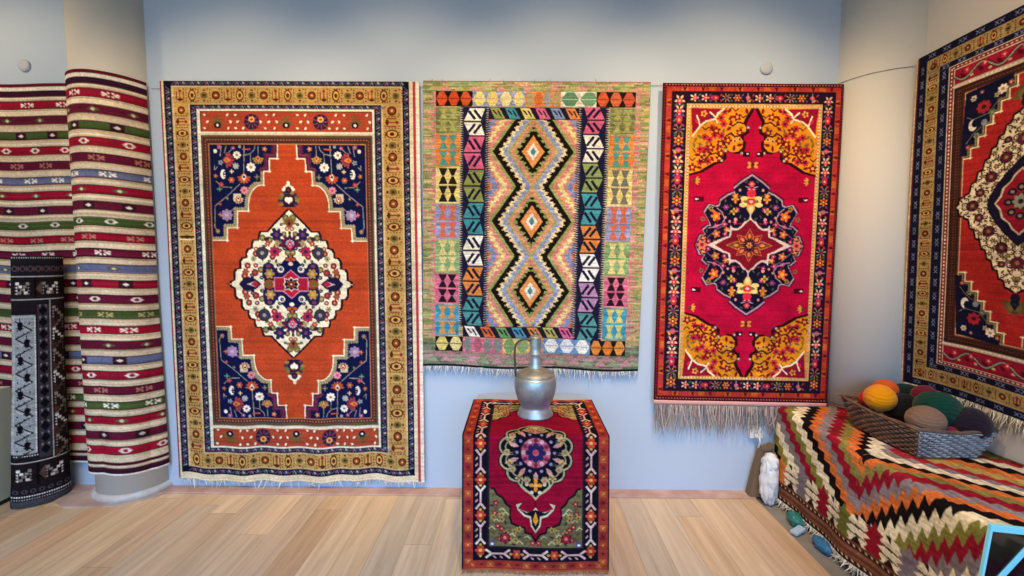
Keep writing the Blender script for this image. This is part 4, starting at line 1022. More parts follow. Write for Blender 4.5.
def floor_mat():
    m = bpy.data.materials.new('floor_boards'); m.use_nodes = True
    nt = m.node_tree; b = nt.nodes['Principled BSDF']; N = nt.nodes.new; L = nt.links.new
    def mth(op, a, c=None):
        n = N('ShaderNodeMath'); n.operation = op
        for i, v in enumerate((a, c)):
            if v is None: continue
            if isinstance(v, (int, float)): n.inputs[i].default_value = v
            else: L(v, n.inputs[i])
        return n.outputs[0]
    tc = N('ShaderNodeTexCoord'); sp = N('ShaderNodeSeparateXYZ'); L(tc.outputs['Object'], sp.inputs[0])
    wd = .152
    xi = mth('FLOOR', mth('DIVIDE', sp.outputs['X'], wd)); xf = mth('FRACT', mth('DIVIDE', sp.outputs['X'], wd))
    w1 = N('ShaderNodeTexWhiteNoise'); w1.noise_dimensions = '1D'; L(xi, w1.inputs['W'])
    yy = mth('DIVIDE', mth('ADD', sp.outputs['Y'], mth('MULTIPLY', w1.outputs['Value'], 1.7)), 1.35)
    yi = mth('FLOOR', yy); yf = mth('FRACT', yy)
    w2 = N('ShaderNodeTexWhiteNoise'); w2.noise_dimensions = '2D'; cv = N('ShaderNodeCombineXYZ'); L(xi, cv.inputs[0]); L(yi, cv.inputs[1]); L(cv.outputs[0], w2.inputs['Vector'])
    r = N('ShaderNodeValToRGB'); L(w2.outputs['Value'], r.inputs['Fac'])
    els = [(0, '#c9ac8e'), (.25, '#dcc2a0'), (.5, '#e6d0b4'), (.75, '#cdbda8'), (1, '#dab694')]
    while len(r.color_ramp.elements) < len(els): r.color_ramp.elements.new(.5)
    for e, (p, c) in zip(r.color_ramp.elements, els): e.position = p; e.color = lin(c)
    mp = N('ShaderNodeMapping'); mp.inputs['Scale'].default_value = (26, 1.6, 1); L(tc.outputs['Object'], mp.inputs['Vector'])
    off = N('ShaderNodeVectorMath'); off.operation = 'ADD'; L(mp.outputs[0], off.inputs[0]); cw = N('ShaderNodeVectorMath'); cw.operation = 'SCALE'; cw.inputs['Scale'].default_value = 30; L(w2.outputs['Color'], cw.inputs[0]); L(cw.outputs[0], off.inputs[1])
    n = N('ShaderNodeTexNoise'); n.inputs['Scale'].default_value = 1.0; n.inputs['Detail'].default_value = 7; n.inputs['Roughness'].default_value = .65; n.inputs['Distortion'].default_value = .5; L(off.outputs[0], n.inputs['Vector'])
    gr = N('ShaderNodeValToRGB'); gr.color_ramp.elements[0].position = .3; gr.color_ramp.elements[1].position = .72
    gr.color_ramp.elements[0].color = (.72, .66, .60, 1); gr.color_ramp.elements[1].color = (1.06, 1.05, 1.03, 1); L(n.outputs['Fac'], gr.inputs['Fac'])
    mx = N('ShaderNodeMix'); mx.data_type = 'RGBA'; mx.blend_type = 'MULTIPLY'; mx.inputs['Factor'].default_value = .95; L(r.outputs['Color'], mx.inputs['A']); L(gr.outputs['Color'], mx.inputs['B'])
    # seams
    e1 = mth('MINIMUM', xf, mth('SUBTRACT', 1, xf)); e2 = mth('MULTIPLY', mth('MINIMUM', yf, mth('SUBTRACT', 1, yf)), 8.0)
    e = mth('LESS_THAN', mth('MINIMUM', e1, e2), .012)
    m2 = N('ShaderNodeMix'); m2.data_type = 'RGBA'; L(mth('MULTIPLY', e, .4), m2.inputs['Factor']); L(mx.outputs['Result'], m2.inputs['A']); m2.inputs['B'].default_value = lin('#7d6450')
    L(m2.outputs['Result'], b.inputs['Base Color']); b.inputs['Roughness'].default_value = .5; b.inputs['Specular IOR Level'].default_value = .35
    bp = N('ShaderNodeBump'); bp.inputs['Strength'].default_value = .12; bp.inputs['Distance'].default_value = .004; L(n.outputs['Fac'], bp.inputs['Height']); L(bp.outputs['Normal'], b.inputs['Normal'])
    return m
def struct(name, bm, m, smooth=False): return tag(obj(name, bm, m, None, smooth), kind='structure')

X0 = -4.3
bm = bmesh.new(); box(bm, (X0, -3.2, -.1), (1.475, WALL+.1, 0)); struct('floor', bm, floor_mat())
bm = bmesh.new(); box(bm, (1.475, -3.2, -.1), (RIGHT+.1, WALL+.1, -.001)); f = struct('floor_edge', bm, mat('grey_stone_floor', '#7a7672', .6, noise=(7, '#918c86', (1, 1, 1))))
bm = bmesh.new(); box(bm, (X0, WALL, 0), (RIGHT+.1, WALL+.1, 3.7)); struct('wall_back', bm, M_wall)
bm = bmesh.new(); box(bm, (RIGHT, -3.2, 0), (RIGHT+.1, WALL, 3.7)); struct('wall_right', bm, M_pillar)
bm = bmesh.new(); box(bm, (X0-.1, -3.2, 0), (X0, WALL+.1, 3.7)); struct('wall_left', bm, M_wall)
bm = bmesh.new(); box(bm, (X0, -3.2, 3.6), (RIGHT, WALL, 3.7)); struct('ceiling', bm, M_ceil)
# pink stone strip at the foot of the wall
bm = bmesh.new(); box(bm, (X0, WALL-.085, 0), (1.475, WALL, .012), .003); struct('baseboard_back', bm, M_stone)

# half round pillar at the left, corner pillar at the right
LC, LR = (-2.507, 2.768), .210
bm = bmesh.new(); lathe(bm, [(LR, 0), (LR, 3.6)], (LC[0], LC[1], 0), 96); struct('pillar_left', bm, M_pillar, True)
RC, RR = (RIGHT+.0, 2.80), .293
bm = bmesh.new(); lathe(bm, [(RR, 0), (RR, 3.6)], (RC[0], RC[1], 0), 96); struct('pillar_right', bm, M_pillar, True)
# plaster collar and stone flags around the foot of the left pillar
bm = bmesh.new(); lathe(bm, [(LR+.022, 0), (LR+.022, .035), (LR+.014, .045), (LR+.003, .05)], (LC[0], LC[1], 0), 64); struct('trim_1', bm, mat('collar_plaster', '#c9ccd0', .35, noise=(14, '#b9a9a0', (1, 1, 1))), True)
bm = bmesh.new()
flag = [(-2.90, 2.75), (-2.86, 2.56), (-2.74, 2.50), (-2.62, 2.515), (-2.45, 2.515), (-2.28, 2.62), (-2.22, 2.75)]
lo = [bm.verts.new((x, y, .0)) for x, y in flag]; hi = [bm.verts.new((x, y, .010)) for x, y in flag]
bm.faces.new(hi[::-1]); bm.faces.new(lo)
for k in range(len(flag)): bm.faces.new((lo[k], hi[k], hi[(k+1) % len(flag)], lo[(k+1) % len(flag)]))
bmesh.ops.recalc_face_normals(bm, faces=bm.faces); struct('trim_2', bm, mat('stone_flag', '#a98c80', .5, noise=(6, '#c7b5aa', (1, 1, 1))))

# ================================================================== carpets on the wall
def ripple(U, V, k, amp):
    return amp*(np.sin(U*6.1*k+1.3+V*1.7)*.5+np.sin(U*11.3*k+V*2.9+.4)*.3+np.sin(V*7.7+U*3.1)*.35)
def hang_flat(label, art, corners, RES, ext, amp=.006, Y=WALL-.034, th=.010, name='hanging_carpet', bottom=None, cat='carpet', part='pile'):
    """a carpet hung flat on the back wall; corners are its woven corners as seen; ext = chart margins in corner units (u0,u1,v0,v1)"""
    c4 = [atY(x, y, Y) for x, y in corners]
    root = empty(name, ((c4[0].x+c4[1].x)/2, Y, (c4[2].z+c4[3].z)/2), label, cat, 'carpets hung along the back wall')
    nu, nv = int(art.w*RES), int(art.h*RES)
    pos = chart_pos(corners, Y, nu, nv, *ext)
    U, V = np.meshgrid(np.linspace(0, 1, nu), np.linspace(0, 1, nv))
    fall = .35+.65*V**1.5
    pos[..., 1] += np.clip(ripple(U, V, 1, amp)*fall, -amp*1.3, amp*.9)
    if bottom is not None: pos[..., 2] += bottom(U)*np.clip((V-.55)/.45, 0, 1)**2
    o = cloth(part, art.knots(nu, nv), pos, th, root)
    return root, pos

a1, _ = art_rust()
rug1c = ((163.2, 80.5), (410, 81.5), (416, 477), (182.5, 475))
r1, p1 = hang_flat('large rust-orange carpet with cream medallion and navy corner pieces, beside the striped weave', a1, rug1c, 1.62,
                   (-4/250, 259/250, 0, 405/400), .007, bottom=lambda u: .008*np.sin(u*17+1)+.012*np.exp(-((u-.42)/.12)**2)*-1+.006*np.sin(u*41))
del a1
g = np.random.default_rng(9)
def bottom_fringe(pos, root, n, ln, r, cols, seed, part='fringe', jitter=.3, skip=0.0, sign=1, row=-1, curl=.012, fwd=-.02):
    e = pos[row]; k = np.linspace(2, len(e)-3, n).astype(int)
    g = np.random.default_rng(seed)
    k = k[g.random(n) >= skip]
    roots = [e[i]+np.array([0, .003, .004*sign]) for i in k]; dirs = [(g.normal(0, .08), fwd+g.normal(0, .04), -1*sign) for _ in k]
    lens = [ln*(1+g.normal(0, jitter)) for _ in k]; lens = [max(l, ln*.3) for l in lens]
    cc = [hx(cols[g.integers(len(cols))])*g.uniform(.9, 1.08) for _ in k]
    return strands(part, roots, dirs, lens, r, np.clip(cc, 0, 1), root, seed=seed, curl=curl)
bottom_fringe(p1, r1, 190, .022, .003, ['#f0ebe2', '#e6e0d6', '#dcd8d2'], 1, skip=.35, jitter=.5)

a2 = art_kilim()
r2, p2 = hang_flat('pastel multicoloured kilim of stacked diamonds, above the metal ewer', a2, ((423, 80.5), (651, 82), (638, 371.5), (423, 366)), 1.9, (0, 1, 0, 1), .005, th=.005, name='hanging_kilim', part='weave', cat='kilim',
                   bottom=lambda u: .006*np.sin(u*13))
del a2
bottom_fringe(p2, r2, 260, .038, .0028, ['#e8e6e4', '#d6d8de', '#f2efe8', '#c9ced8'], 2, jitter=.3)
top = bottom_fringe(p2, r2, 60, .010, .0018, ['#d9d0c0', '#a89888', '#e8e2d8', '#7a6a60'], 3, sign=-1, row=0, skip=.3, jitter=.6, curl=.006)

a3 = art_crimson()
r3, p3 = hang_flat('crimson carpet with amber corner pieces and navy medallion, nearest the corner pillar', a3, ((663.5, 82.7), (844.2, 84.2), (827, 403.3), (654, 399.8)), 1.8, (0, 1, 0, 1), .004, Y=WALL-.056, name='hanging_carpet')
del a3
# pale pink heading band along its foot, then long fringe
e = p3[-1]; nu = len(e); band = np.stack([e+np.array([0, .001, .001]), e+np.array([0, .0, -.008]), e+np.array([0, .001, -.016]), e+np.array([0, .003, -.028])])
kx = np.linspace(0, nu-1, 160).astype(int); band = band[:, kx]
cloth('heading_band', np.broadcast_to(s2l(hx('#e6a9a0')), band.shape).copy(), band, .004, r3)
fr = bottom_fringe(band, r3, 330, .165, .0026, ['#c9b8a8', '#b09a90', '#d8ccc4', '#b58a88', '#a89c98', '#cfc0b0', '#8d8a8e'], 4, jitter=.12, curl=.016, fwd=.03)

# ---- the striped weave: along the wall, then round the pillar
KR = LR+.014; KY = WALL-.022
zt = 2.572; zb = .175
xs0 = -4.0
a0 = math.asin((LC[1]-KY)/KR)            # where the cloth meets the wall line
path = [np.array([x, KY]) for x in np.arange(xs0, LC[0]-KR-.004, .01)]
arc = [np.array([LC[0]-KR*math.cos(t), LC[1]-KR*math.sin(t)]) for t in np.linspace(a0, PI-a0, 90)]
path = np.array(path+arc); d = np.r_[0, np.cumsum(np.hypot(*np.diff(path, axis=0).T))]
SC = 154.0
as_ = art_striped(d[-1]*SC, (zt-zb)*SC)
nu, nv = int(d[-1]*SC*1.3), int((zt-zb)*SC*1.45)
dd = np.linspace(0, d[-1], nu); px, py = np.interp(dd, d, path[:, 0]), np.interp(dd, d, path[:, 1])
U, V = np.meshgrid(dd, np.linspace(0, 1, nv))
onp = np.clip((px-(LC[0]-KR))/.03, 0, 1)[None, :]
pos = np.zeros((nv, nu, 3)); out = .010*np.sin(U*9.0+V*2.1)*V+.012*np.sin(U*17+1.0)*V**2
nx, ny = px-LC[0], py-LC[1]; nl = np.hypot(nx, ny); nx, ny = nx/nl, ny/nl
out = np.abs(out)+.004*V
pos[..., 0] = px+out*nx*onp; pos[..., 1] = py+out*(ny*onp-.6*(1-onp))
sag = .012*np.sin(dd*5.2)+.006*np.sin(dd*13)+np.where(onp[0] > 0, .0, 0)
pos[..., 2] = zt-(zt-zb)*V+sag[None, :]*(.3+.7*V)
rs = empty('striped_weave', (LC[0], LC[1]-KR, zb), 'striped cream, red and green flat weave draped round the left pillar', 'kilim')
cloth('weave', as_.knots(nu, nv), pos, .006, rs)
del as_

# ---- the carpet on the right wall (runs along the wall towards the camera)
a4 = art_side()
XR = RIGHT-.020
nu, nv = int(a4.w*1.5), int(a4.h*1.5)
yf, zt4, zb4 = 2.475, 2.560, .800
U, V = np.meshgrid(np.linspace(0, 1, nu), np.linspace(0, 1, nv))
pos = np.zeros((nv, nu, 3)); pos[..., 1] = yf-U*1.09+.03*V*(.5-U)+.02*V; pos[..., 2] = zt4-(zt4-zb4)*V+.01*np.sin(U*6)*V
pos[..., 0] = 2.128+.050*V+.0*np.clip(U-.5, 0, 1)-.006*np.sin(U*9+V*3)-.06*np.clip(U-.12, 0, .5)*(1-V)
r4 = empty('hanging_carpet', (XR, 2.0, zb4), 'dark-bordered red carpet with cream medallion, hung on the right wall above the bench', 'carpet')
cloth('pile', a4.knots(nu, nv), pos, .010, r4); del a4
g = np.random.default_rng(31)
e = pos[-1]; k = np.linspace(1, nu-2, 330).astype(int)
strands('fringe', [e[i]+np.array([.004, 0, .004]) for i in k], [(g.normal(-.1, .1), g.normal(0, .12), -1) for _ in k], [.05*(1+g.normal(0, .15)) for _ in k], .0032, [hx(['#e0d2b4', '#d0c0a0', '#ece0c8'][g.integers(3)]) for _ in k], r4, seed=6)

# ---- picture wire the carpets hang from, and the round caps on the wall
M_wire = mat('wire_steel', '#6a6660', .5, .6)
bm = bmesh.new()
zw = 2.540
wire = [(xs0, WALL-.008, zw), (LC[0]-LR, WALL-.008, zw)]
bm2 = [(LC[0]+LR+.03, WALL-.008, zw), (RC[0]-RR-.01, WALL-.008, zw)]
t0 = math.atan2(WALL-.008-RC[1], -(RR+.004))
for t in np.linspace(math.pi-.45, math.pi+1.35, 24):
    bm2.append((RC[0]+(RR+.004)*math.cos(t), RC[1]+(RR+.004)*math.sin(t), zw))
bm2 = [p for p in bm2 if p[1] < WALL]
bm2.append((RIGHT-.006, RC[1]-RR-.05, zw)); bm2.append((RIGHT-.006, .6, zw))
tube(bm, bm2, .0013, 6)
tag(obj('hanging_wire', bm, M_wire, None, True), 'thin steel picture wire running along the walls at the carpet tops', 'wire')
M_cap = mat('cap_plastic', '#b0b9c4', .6)
for i, (x, y, lb) in enumerate(((25, 66, 'round pale wall disc above the striped weave'), (766, 68.5, 'round pale wall disc above the crimson carpet'))):
    p = atY(x, y, WALL); bm = bmesh.new()
    n = 32; pr = [(.038, 0), (.038, .006), (.034, .011), (.02, .013), (.004, .0135)]
    rings = [[bm.verts.new((p.x+r*math.cos(2*PI*k/n), WALL-h, p.z+r*math.sin(2*PI*k/n))) for k in range(n)] for r, h in pr]
    for A, B in zip(rings, rings[1:]):
        for k in range(n): bm.faces.new((A[k], B[k], B[(k+1) % n], A[(k+1) % n]))
    bm.faces.new(rings[-1]); bmesh.ops.recalc_face_normals(bm, faces=bm.faces)
    tag(obj('wall_disc', bm, M_cap, None, True), lb, 'wall disc', 'round discs on the back wall')

# ================================================================== table, its carpet, the ewer
M_table = mat('table_paint', '#a3b4ca', .35, bump=(30, .05, .002))
ZT = .677; TX0, TX1, TYF, TYB = -.268, .419, 2.00, 2.645
tb = empty('display_table', ((TX0+TX1)/2, (TYF+TYB)/2, 0), 'pale grey-blue display table under the small red carpet', 'table')
bm = bmesh.new(); box(bm, (TX0+.014, TYF+.024, ZT-.033), (TX1-.014, TYB, ZT-.0115), .003); obj('tabletop', bm, M_table, tb)
for x in (TX0+.05, TX1-.05):
    for y in (TYF+.06, TYB-.05):
        bm = bmesh.new(); box(bm, (x-.024, y-.024, 0), (x+.024, y+.024, ZT-.033), .003); obj('leg', bm, M_table, tb)
bm = bmesh.new()
for y in (TYF+.06, TYB-.05): box(bm, (TX0+.074, y-.012, ZT-.11), (TX1-.074, y+.012, ZT-.03))
for x in (TX0+.05, TX1-.05): box(bm, (x-.012, TYF+.084, ZT-.11), (x+.012, TYB-.074, ZT-.03))
obj('apron', bm, M_table, tb)

TL_ = 112.6; SCL = .687/150
a5 = art_table(TL_, 150, 256)
nu, nv = 300, 512
yb = 2.515
v = np.linspace(0, 256, nv)*SCL; Rb = .012
flat = yb-TYF-Rb+.0; 
Yp, Zp = np.zeros(nv), np.zeros(nv)
for i, q in enumerate(v):
    if q < flat: Yp[i], Zp[i] = yb-q, ZT
    elif q < flat+Rb*PI/2: t = (q-flat)/Rb; Yp[i], Zp[i] = yb-flat-Rb*math.sin(t), ZT-Rb+Rb*math.cos(t)
    else: Yp[i], Zp[i] = yb-flat-Rb, ZT-Rb-(q-flat-Rb*PI/2)
u = np.linspace(0, 1, nu); U = np.broadcast_to(u, (nv, nu)); dn = np.clip((ZT-Zp)/ZT, 0, 1)[:, None]
pos = np.zeros((nv, nu, 3)); pos[..., 0] = TX0+(TX1-TX0)*(U)+(.5-U)*-.012*dn
pos[..., 1] = Yp[:, None]-dn*(.006+.006*np.sin(U*9+dn*3)); pos[..., 2] = Zp[:, None]+.0022*np.sin(U*14+np.linspace(0, 6, nv)[:, None])*(1-dn)
r5 = empty('table_carpet', ((TX0+TX1)/2, TYF, .02), 'small wine-red medallion carpet draped over the table, hanging down its front', 'carpet')
cloth('pile', a5.knots(nu, nv), pos, .007, r5); del a5
e = pos[-1]; k = np.linspace(1, nu-2, 150).astype(int); g = np.random.default_rng(14)
strands('fringe', [e[i]+np.array([0, .003, .003]) for i in k], [(g.normal(0, .2), -.3, -1) for _ in k], [.014]*len(k), .003, [hx(['#c07a58', '#b06a50', '#d09070'][g.integers(3)]) for _ in k], r5, seed=8, curl=.004)

M_tin = mat('tinned_copper', '#9aa3a8', .42, .7, noise=(16, '#c3c9cc', (1, 1, 1)), bump=(70, .25, .003))
M_tin2 = mat('worn_tin', '#96938a', .45, .7, noise=(30, '#bdb5a6', (1, 1, 1)), bump=(160, .6, .003))
EC = (.082, 2.262, ZT+.003)
ew = empty('metal_ewer', EC, 'old grey metal ewer with slim neck and handle, standing on the draped table', 'jug')
k_ = .00109
prof = [(85, 440), (86, 432), (80, 426), (79, 414), (70, 402), (66, 396), (72, 386), (84, 362), (95, 330), (101, 300), (101, 280), (98, 262), (92, 248)]
bm = bmesh.new(); lathe(bm, [(0.001, 0)]+[(r*k_*1.0, (440-z)*k_) for r, z in prof]+[(60*k_, (440-240)*k_)], EC, 64); obj('body', bm, M_tin, ew, True)
bm = bmesh.new(); lathe(bm, [(92*k_, (440-250)*k_), (92.4*k_, (440-246)*k_), (89*k_, (440-238)*k_), (81*k_, (440-231)*k_), (66*k_, (440-224)*k_), (50*k_, (440-218)*k_), (38*k_, (440-213)*k_), (33*k_, (440-208)*k_)], EC, 64); obj('shoulder', bm, M_tin2, ew, True)
neck = [(36, 215), (33, 208), (28, 190), (25, 165), (24, 150), (31, 145), (31.5, 139), (25, 134), (25, 118), (28, 95), (27, 78), (28, 72), (28, 68)]
bm = bmesh.new(); lathe(bm, [(r*k_, (440-z)*k_) for r, z in neck], EC, 40); obj('neck', bm, M_tin, ew, True)
lid = [(29, 70), (29.5, 66), (24, 60), (14, 54), (7, 51)]; knob = [(6, 51.5), (5, 48), (7.5, 45), (6, 41), (2, 37)]
bm = bmesh.new(); lathe(bm, [(r*k_, (440-z)*k_) for r, z in lid], EC, 32); ld = obj('lid', bm, M_tin2, ew, True)
bm = bmesh.new(); lathe(bm, [(r*k_, (440-z)*k_) for r, z in knob], EC, 24); obj('finial', bm, M_tin2, ld, True)
bm = bmesh.new()
hp = spline([(-24, 80), (-44, 72), (-72, 78), (-93, 100), (-99, 140), (-97, 190), (-95, 236), (-93, 252)], 36)
tube(bm, [(EC[0]+x*k_, EC[1]-.012, EC[2]+(440-z)*k_) for x, z in hp], .0052, 8); obj('handle', bm, mat('dark_iron', '#55504a', .5, .7), ew, True)

# ================================================================== left side: rolled runner and plinth
ar = art_roll()
RX, RY = -2.975, 2.595
nu, nv = 300, 420
ph = np.linspace(0, 2*PI, nu); V = np.linspace(0, 1, nv)[:, None]
view = math.atan2(RY, RX)   # direction from the camera
zt_r, zb_r = 1.515, 0.006
rr = .106+.022*V**1.3+.006*np.clip(V-.9, 0, 1)*10
e1 = np.array([math.sin(view), -math.cos(view)]); e1 = e1 if e1[0] > 0 else -e1      # across, to the right as seen
e2 = -np.array([math.cos(view), math.sin(view)])                                      # towards the viewer
ca, sa = -np.cos(ph)[None], np.sin(ph)[None]
flatn = .72
bulge = 1+.02*np.sin(V*9+1)
pos = np.zeros((nv, nu, 3))
lean = -.012*(1-V)
for i in (0, 1): pos[..., i] = (RX, RY)[i]+e1[i]*rr*ca*bulge+(.085*(1-V) if i == 0 else 0)+e2[i]*rr*sa*flatn*bulge
pos[..., 2] = zt_r-(zt_r-zb_r)*V
xi = np.where(ph <= PI, (1-np.cos(ph))/2*60, 60+(1+np.cos(ph))/2*60)
full = ar.knots(480, nv); cols = full[:, np.clip((xi*4).astype(int), 0, 479)]
rr_ = empty('rolled_runner', (RX, RY, 0), 'rolled black, grey and brown patterned runner standing on end by the pillar', 'rolled carpet')
cloth('outer_turn', cols, pos, .010, rr_); del ar
bm = bmesh.new()   # inner turns of the roll seen on end
pts = []
for t in np.linspace(0, 2*PI*5.5, 240):
    r_ = .012+.0145*t/(2*PI)
    pts.append((r_*math.cos(t), r_*math.sin(t)*flatn))
for (xa, ya), (xb, yb_) in zip(pts, pts[1:]):
    q = []
    for (x, y) in ((xa, ya), (xb, yb_)):
        L = math.hypot(x, y); k2 = (L+.006)/L
        q.append(((x, y), (x*k2, y*k2)))
    def W3(p, z): return bm.verts.new((RX+.085*(z/zt_r)+e1[0]*p[0]+e2[0]*p[1], RY+e1[1]*p[0]+e2[1]*p[1], z))
    z1, z0 = zt_r-.006, .05
    a_, b_, c_, d_ = W3(q[0][0], z1), W3(q[0][1], z1), W3(q[1][1], z1), W3(q[1][0], z1)
    bm.faces.new((a_, b_, c_, d_)); a2_, b2_, c2_, d2_ = W3(q[0][0], z0), W3(q[0][1], z0), W3(q[1][1], z0), W3(q[1][0], z0)
    bm.faces.new((a_, d_, d2_, a2_)); bm.faces.new((b_, b2_, c2_, c_))
obj('inner_turns', bm, mat('roll_edge', '#5a4c48', .9), rr_)

M_pl = mat('plinth_board', '#c6cab8', .6, bump=(20, .05, .002)); M_plb = mat('plinth_base', '#2a2826', .6)
rot = Matrix.Rotation(math.radians(1), 3, 'Z'); pc = Vector((-3.50, 2.32, 0))
pl = empty('plinth', pc, 'pale grey-green plinth at the edge of the picture beside the rolled runner', 'plinth')
def rbox(lo, hi, bev):
    bm = bmesh.new(); box(bm, lo, hi, bev)
    for v_ in bm.verts: v_.co = rot @ v_.co + pc
    return bm
obj('body', rbox((-.36, -.30, .03), (.365, .29, .712), .006), M_pl, pl)
obj('base', rbox((-.345, -.285, 0), (.35, .275, .03), .002), M_plb, pl)

# ================================================================== bench with its kilim
ZB = .585; BX = 1.60
M_wood = mat('bench_wood', '#5a4636', .6, noise=(5, '#6f5845', (1, 12, 1)))
bn = empty('bench', (1.95, 1.85, 0), 'long low wooden bench under the zigzag kilim against the right wall', 'bench')
bm = bmesh.new(); box(bm, (BX+.03, .95, ZB-.10), (RIGHT-.02, 2.415, ZB-.014), .01); obj('seat', bm, M_wood, bn)
bm = bmesh.new(); box(bm, (BX+.03, 2.415, ZB-.10), (1.875, 2.665, ZB-.014), .01); obj('seat_end', bm, M_wood, bn)
for x in (1.74, 2.13):
    for y in (1.05, 2.36):
        bm = bmesh.new(); box(bm, (x-.035, y-.035, 0), (x+.035, y+.035, ZB-.10), .004); obj('leg', bm, M_wood, bn)
bm = bmesh.new(); box(bm, (2.11, 1.085, .2), (2.15, 2.325, .28)); obj('stretcher', bm, M_wood, bn)

ab = art_bench()
Y0b = 2.695
nu, nv = 620, 480
tt = np.linspace(0, BT/100, nu); ss_ = np.linspace(BS0/100, BS1/100, nv); Rb = .035
T, S = np.meshgrid(tt, ss_)
pos = np.zeros((nv, nu, 3))
th_ = np.clip((S+Rb*PI/4)/Rb, 0, PI/2)
topx = np.where(S < -Rb*PI/4, BX+Rb-(S+Rb*PI/4), BX+Rb-Rb*np.sin(th_))
zz = np.where(S < -Rb*PI/4, ZB, np.where(S < Rb*PI/4, ZB-Rb+Rb*np.cos(th_), ZB-Rb-(S-Rb*PI/4)))
dn = np.clip((ZB-zz)/.5, 0, 1)
Yv = Y0b-T
pos[..., 0] = topx-dn*(.016+.012*np.sin(T*11+.7)+.006*np.sin(T*23)); pos[..., 1] = Yv; pos[..., 2] = zz+(1-dn)*(.003*np.sin(T*16+S*9))-dn*.012*np.sin(T*5)
# the far end of the cloth lies against the corner pillar: it stops at the curve of the pillar
lim = np.full_like(Yv, RIGHT-.012)
dy = Yv-RC[1]; near = np.abs(dy) < RR+.02
lim = np.where(near, np.minimum(lim, RC[0]-np.sqrt(np.maximum((RR+.02)**2-dy**2, 0))), lim)
over = np.maximum(pos[..., 0]-lim, 0)
pos[..., 0] = np.minimum(pos[..., 0], lim); pos[..., 2] += np.minimum(over, .03)*.6
rb = empty('bench_kilim', (BX, 1.85, ZB), 'zigzag striped kilim in black, cream, orange and olive covering the bench', 'kilim')
cloth('weave', ab.knots(nu, nv), pos, .006, rb); del ab
e = pos[-1]; k = np.linspace(1, nu-2, 600).astype(int); g = np.random.default_rng(21)
strands('fringe', [e[i]+np.array([.002, 0, .004]) for i in k], [(g.normal(-.12, .1), g.normal(0, .15), -1) for _ in k], [.030*(1+g.normal(0, .2)) for _ in k], .0042, [hx(['#e4dccb', '#d6cbb4', '#f0e9dc', '#bdb4a8'][g.integers(4)]) for _ in k], rb, seed=11)

# ---- things under and beside the bench
def blob(bm, c, r, seed, amp=.15, fr=2.2, sub=3, squash=None):
    from mathutils import noise as mn
    res = bmesh.ops.create_icosphere(bm, subdivisions=sub, radius=1)
    for v_ in res['verts']:
        d_ = v_.co.normalized(); h = 1+amp*mn.noise(d_*fr+Vector((seed*7.1, seed*3.3, 0)))+amp*.5*mn.noise(d_*fr*2.6+Vector((0, seed*5.1, 2)))
        v_.co = Vector((d_.x*r[0]*h, d_.y*r[1]*h, d_.z*r[2]*h))
        if squash is not None: v_.co.z = max(v_.co.z, -r[2]*squash)
        v_.co += Vector(c)
M_bag = mat('white_plastic', '#dfe3e8', .4, bump=(28, .7, .01)); M_paper = mat('kraft_paper', '#6f5c48', .8, bump=(22, .5, .006))
wb = empty('plastic_bag', (1.60, 2.60, 0), 'crumpled white plastic bag between paper bag and bench', 'bag')
bm = bmesh.new(); blob(bm, (1.514, 2.612, .150), (.050, .050, .150), 2, .24, 3.2, 4, .965); obj('bag_body', bm, M_bag, wb, True)
bm = bmesh.new(); blob(bm, (1.520, 2.615, .262), (.043, .046, .060), 5, .35, 3.0, 3); obj('bag_neck', bm, M_bag, wb, True)
pb = empty('paper_bag', (1.49, 2.79, 0), 'brown paper bag standing against the wall beside the white plastic bag', 'bag')
bm = bmesh.new()
A0, A1, B0, B1 = 1.437, 1.540, 1.500, 1.572
lay = []
for t, z in ((0, .013), (.25, .10), (.5, .19), (.75, .26), (1, .325)):
    xa, xb = A0+(B0-A0)*t, A1+(B1-A1)*t+.01*math.sin(t*9); dpt = .032*(1-.35*t)
    lay.append([bm.verts.new(p) for p in ((xa, 2.708-dpt, z-.012*t*1), (xa+(xb-xa)*.5, 2.708-dpt-.008, z+.004), (xb, 2.708-dpt, z+.02*t), (xb, 2.708+dpt*.8, z+.02*t), (xa+(xb-xa)*.5, 2.708+dpt*.6, z+.004), (xa, 2.708+dpt*.8, z-.012*t))])
for a_, b_ in zip(lay, lay[1:]):
    for j in range(6): bm.faces.new((a_[j], a_[(j+1) % 6], b_[(j+1) % 6], b_[j]))
bm.faces.new(lay[0][::-1]); bm.faces.new(lay[-1]); bmesh.ops.subdivide_edges(bm, edges=bm.edges[:], cuts=2, use_grid_fill=True); obj('bag_body', bm, M_paper, pb)
bm = bmesh.new(); box(bm, (1.50, 2.676, .308), (1.572, 2.687, .338), .003); obj('folded_top', bm, M_paper, pb)
so = empty('wall_socket', tuple(atY(755, 434, WALL-.01)), 'small white socket with plug on the wall below the crimson carpet fringe', 'socket')
p = so.location
M_sock = mat('socket_plastic', '#e6e6e2', .4)
bm = bmesh.new()
n = 20; ring = [(p.x+.042*math.cos(PI*k/n), p.z+.012+.046*math.sin(PI*k/n)) for k in range(n+1)]+[(p.x-.042, p.z-.02), (p.x+.042, p.z-.02)][::1]
fa = [bm.verts.new((x, WALL-.026, z)) for x, z in ring]; fb = [bm.verts.new((x, WALL-.003, z)) for x, z in ring]
bm.faces.new(fa); bm.faces.new(fb[::-1])
for k in range(len(ring)): bm.faces.new((fa[k], fa[(k+1) % len(ring)], fb[(k+1) % len(ring)], fb[k]))
bmesh.ops.recalc_face_normals(bm, faces=bm.faces); obj('plate', bm, M_sock, so)
bm = bmesh.new(); lathe(bm, [(.017, 0), (.018, .02), (.012, .034)], (0, 0, 0), 20)
for v_ in bm.verts: v_.co = Vector((p.x+v_.co.x, WALL-.026-v_.co.z, p.z+v_.co.y+.002))
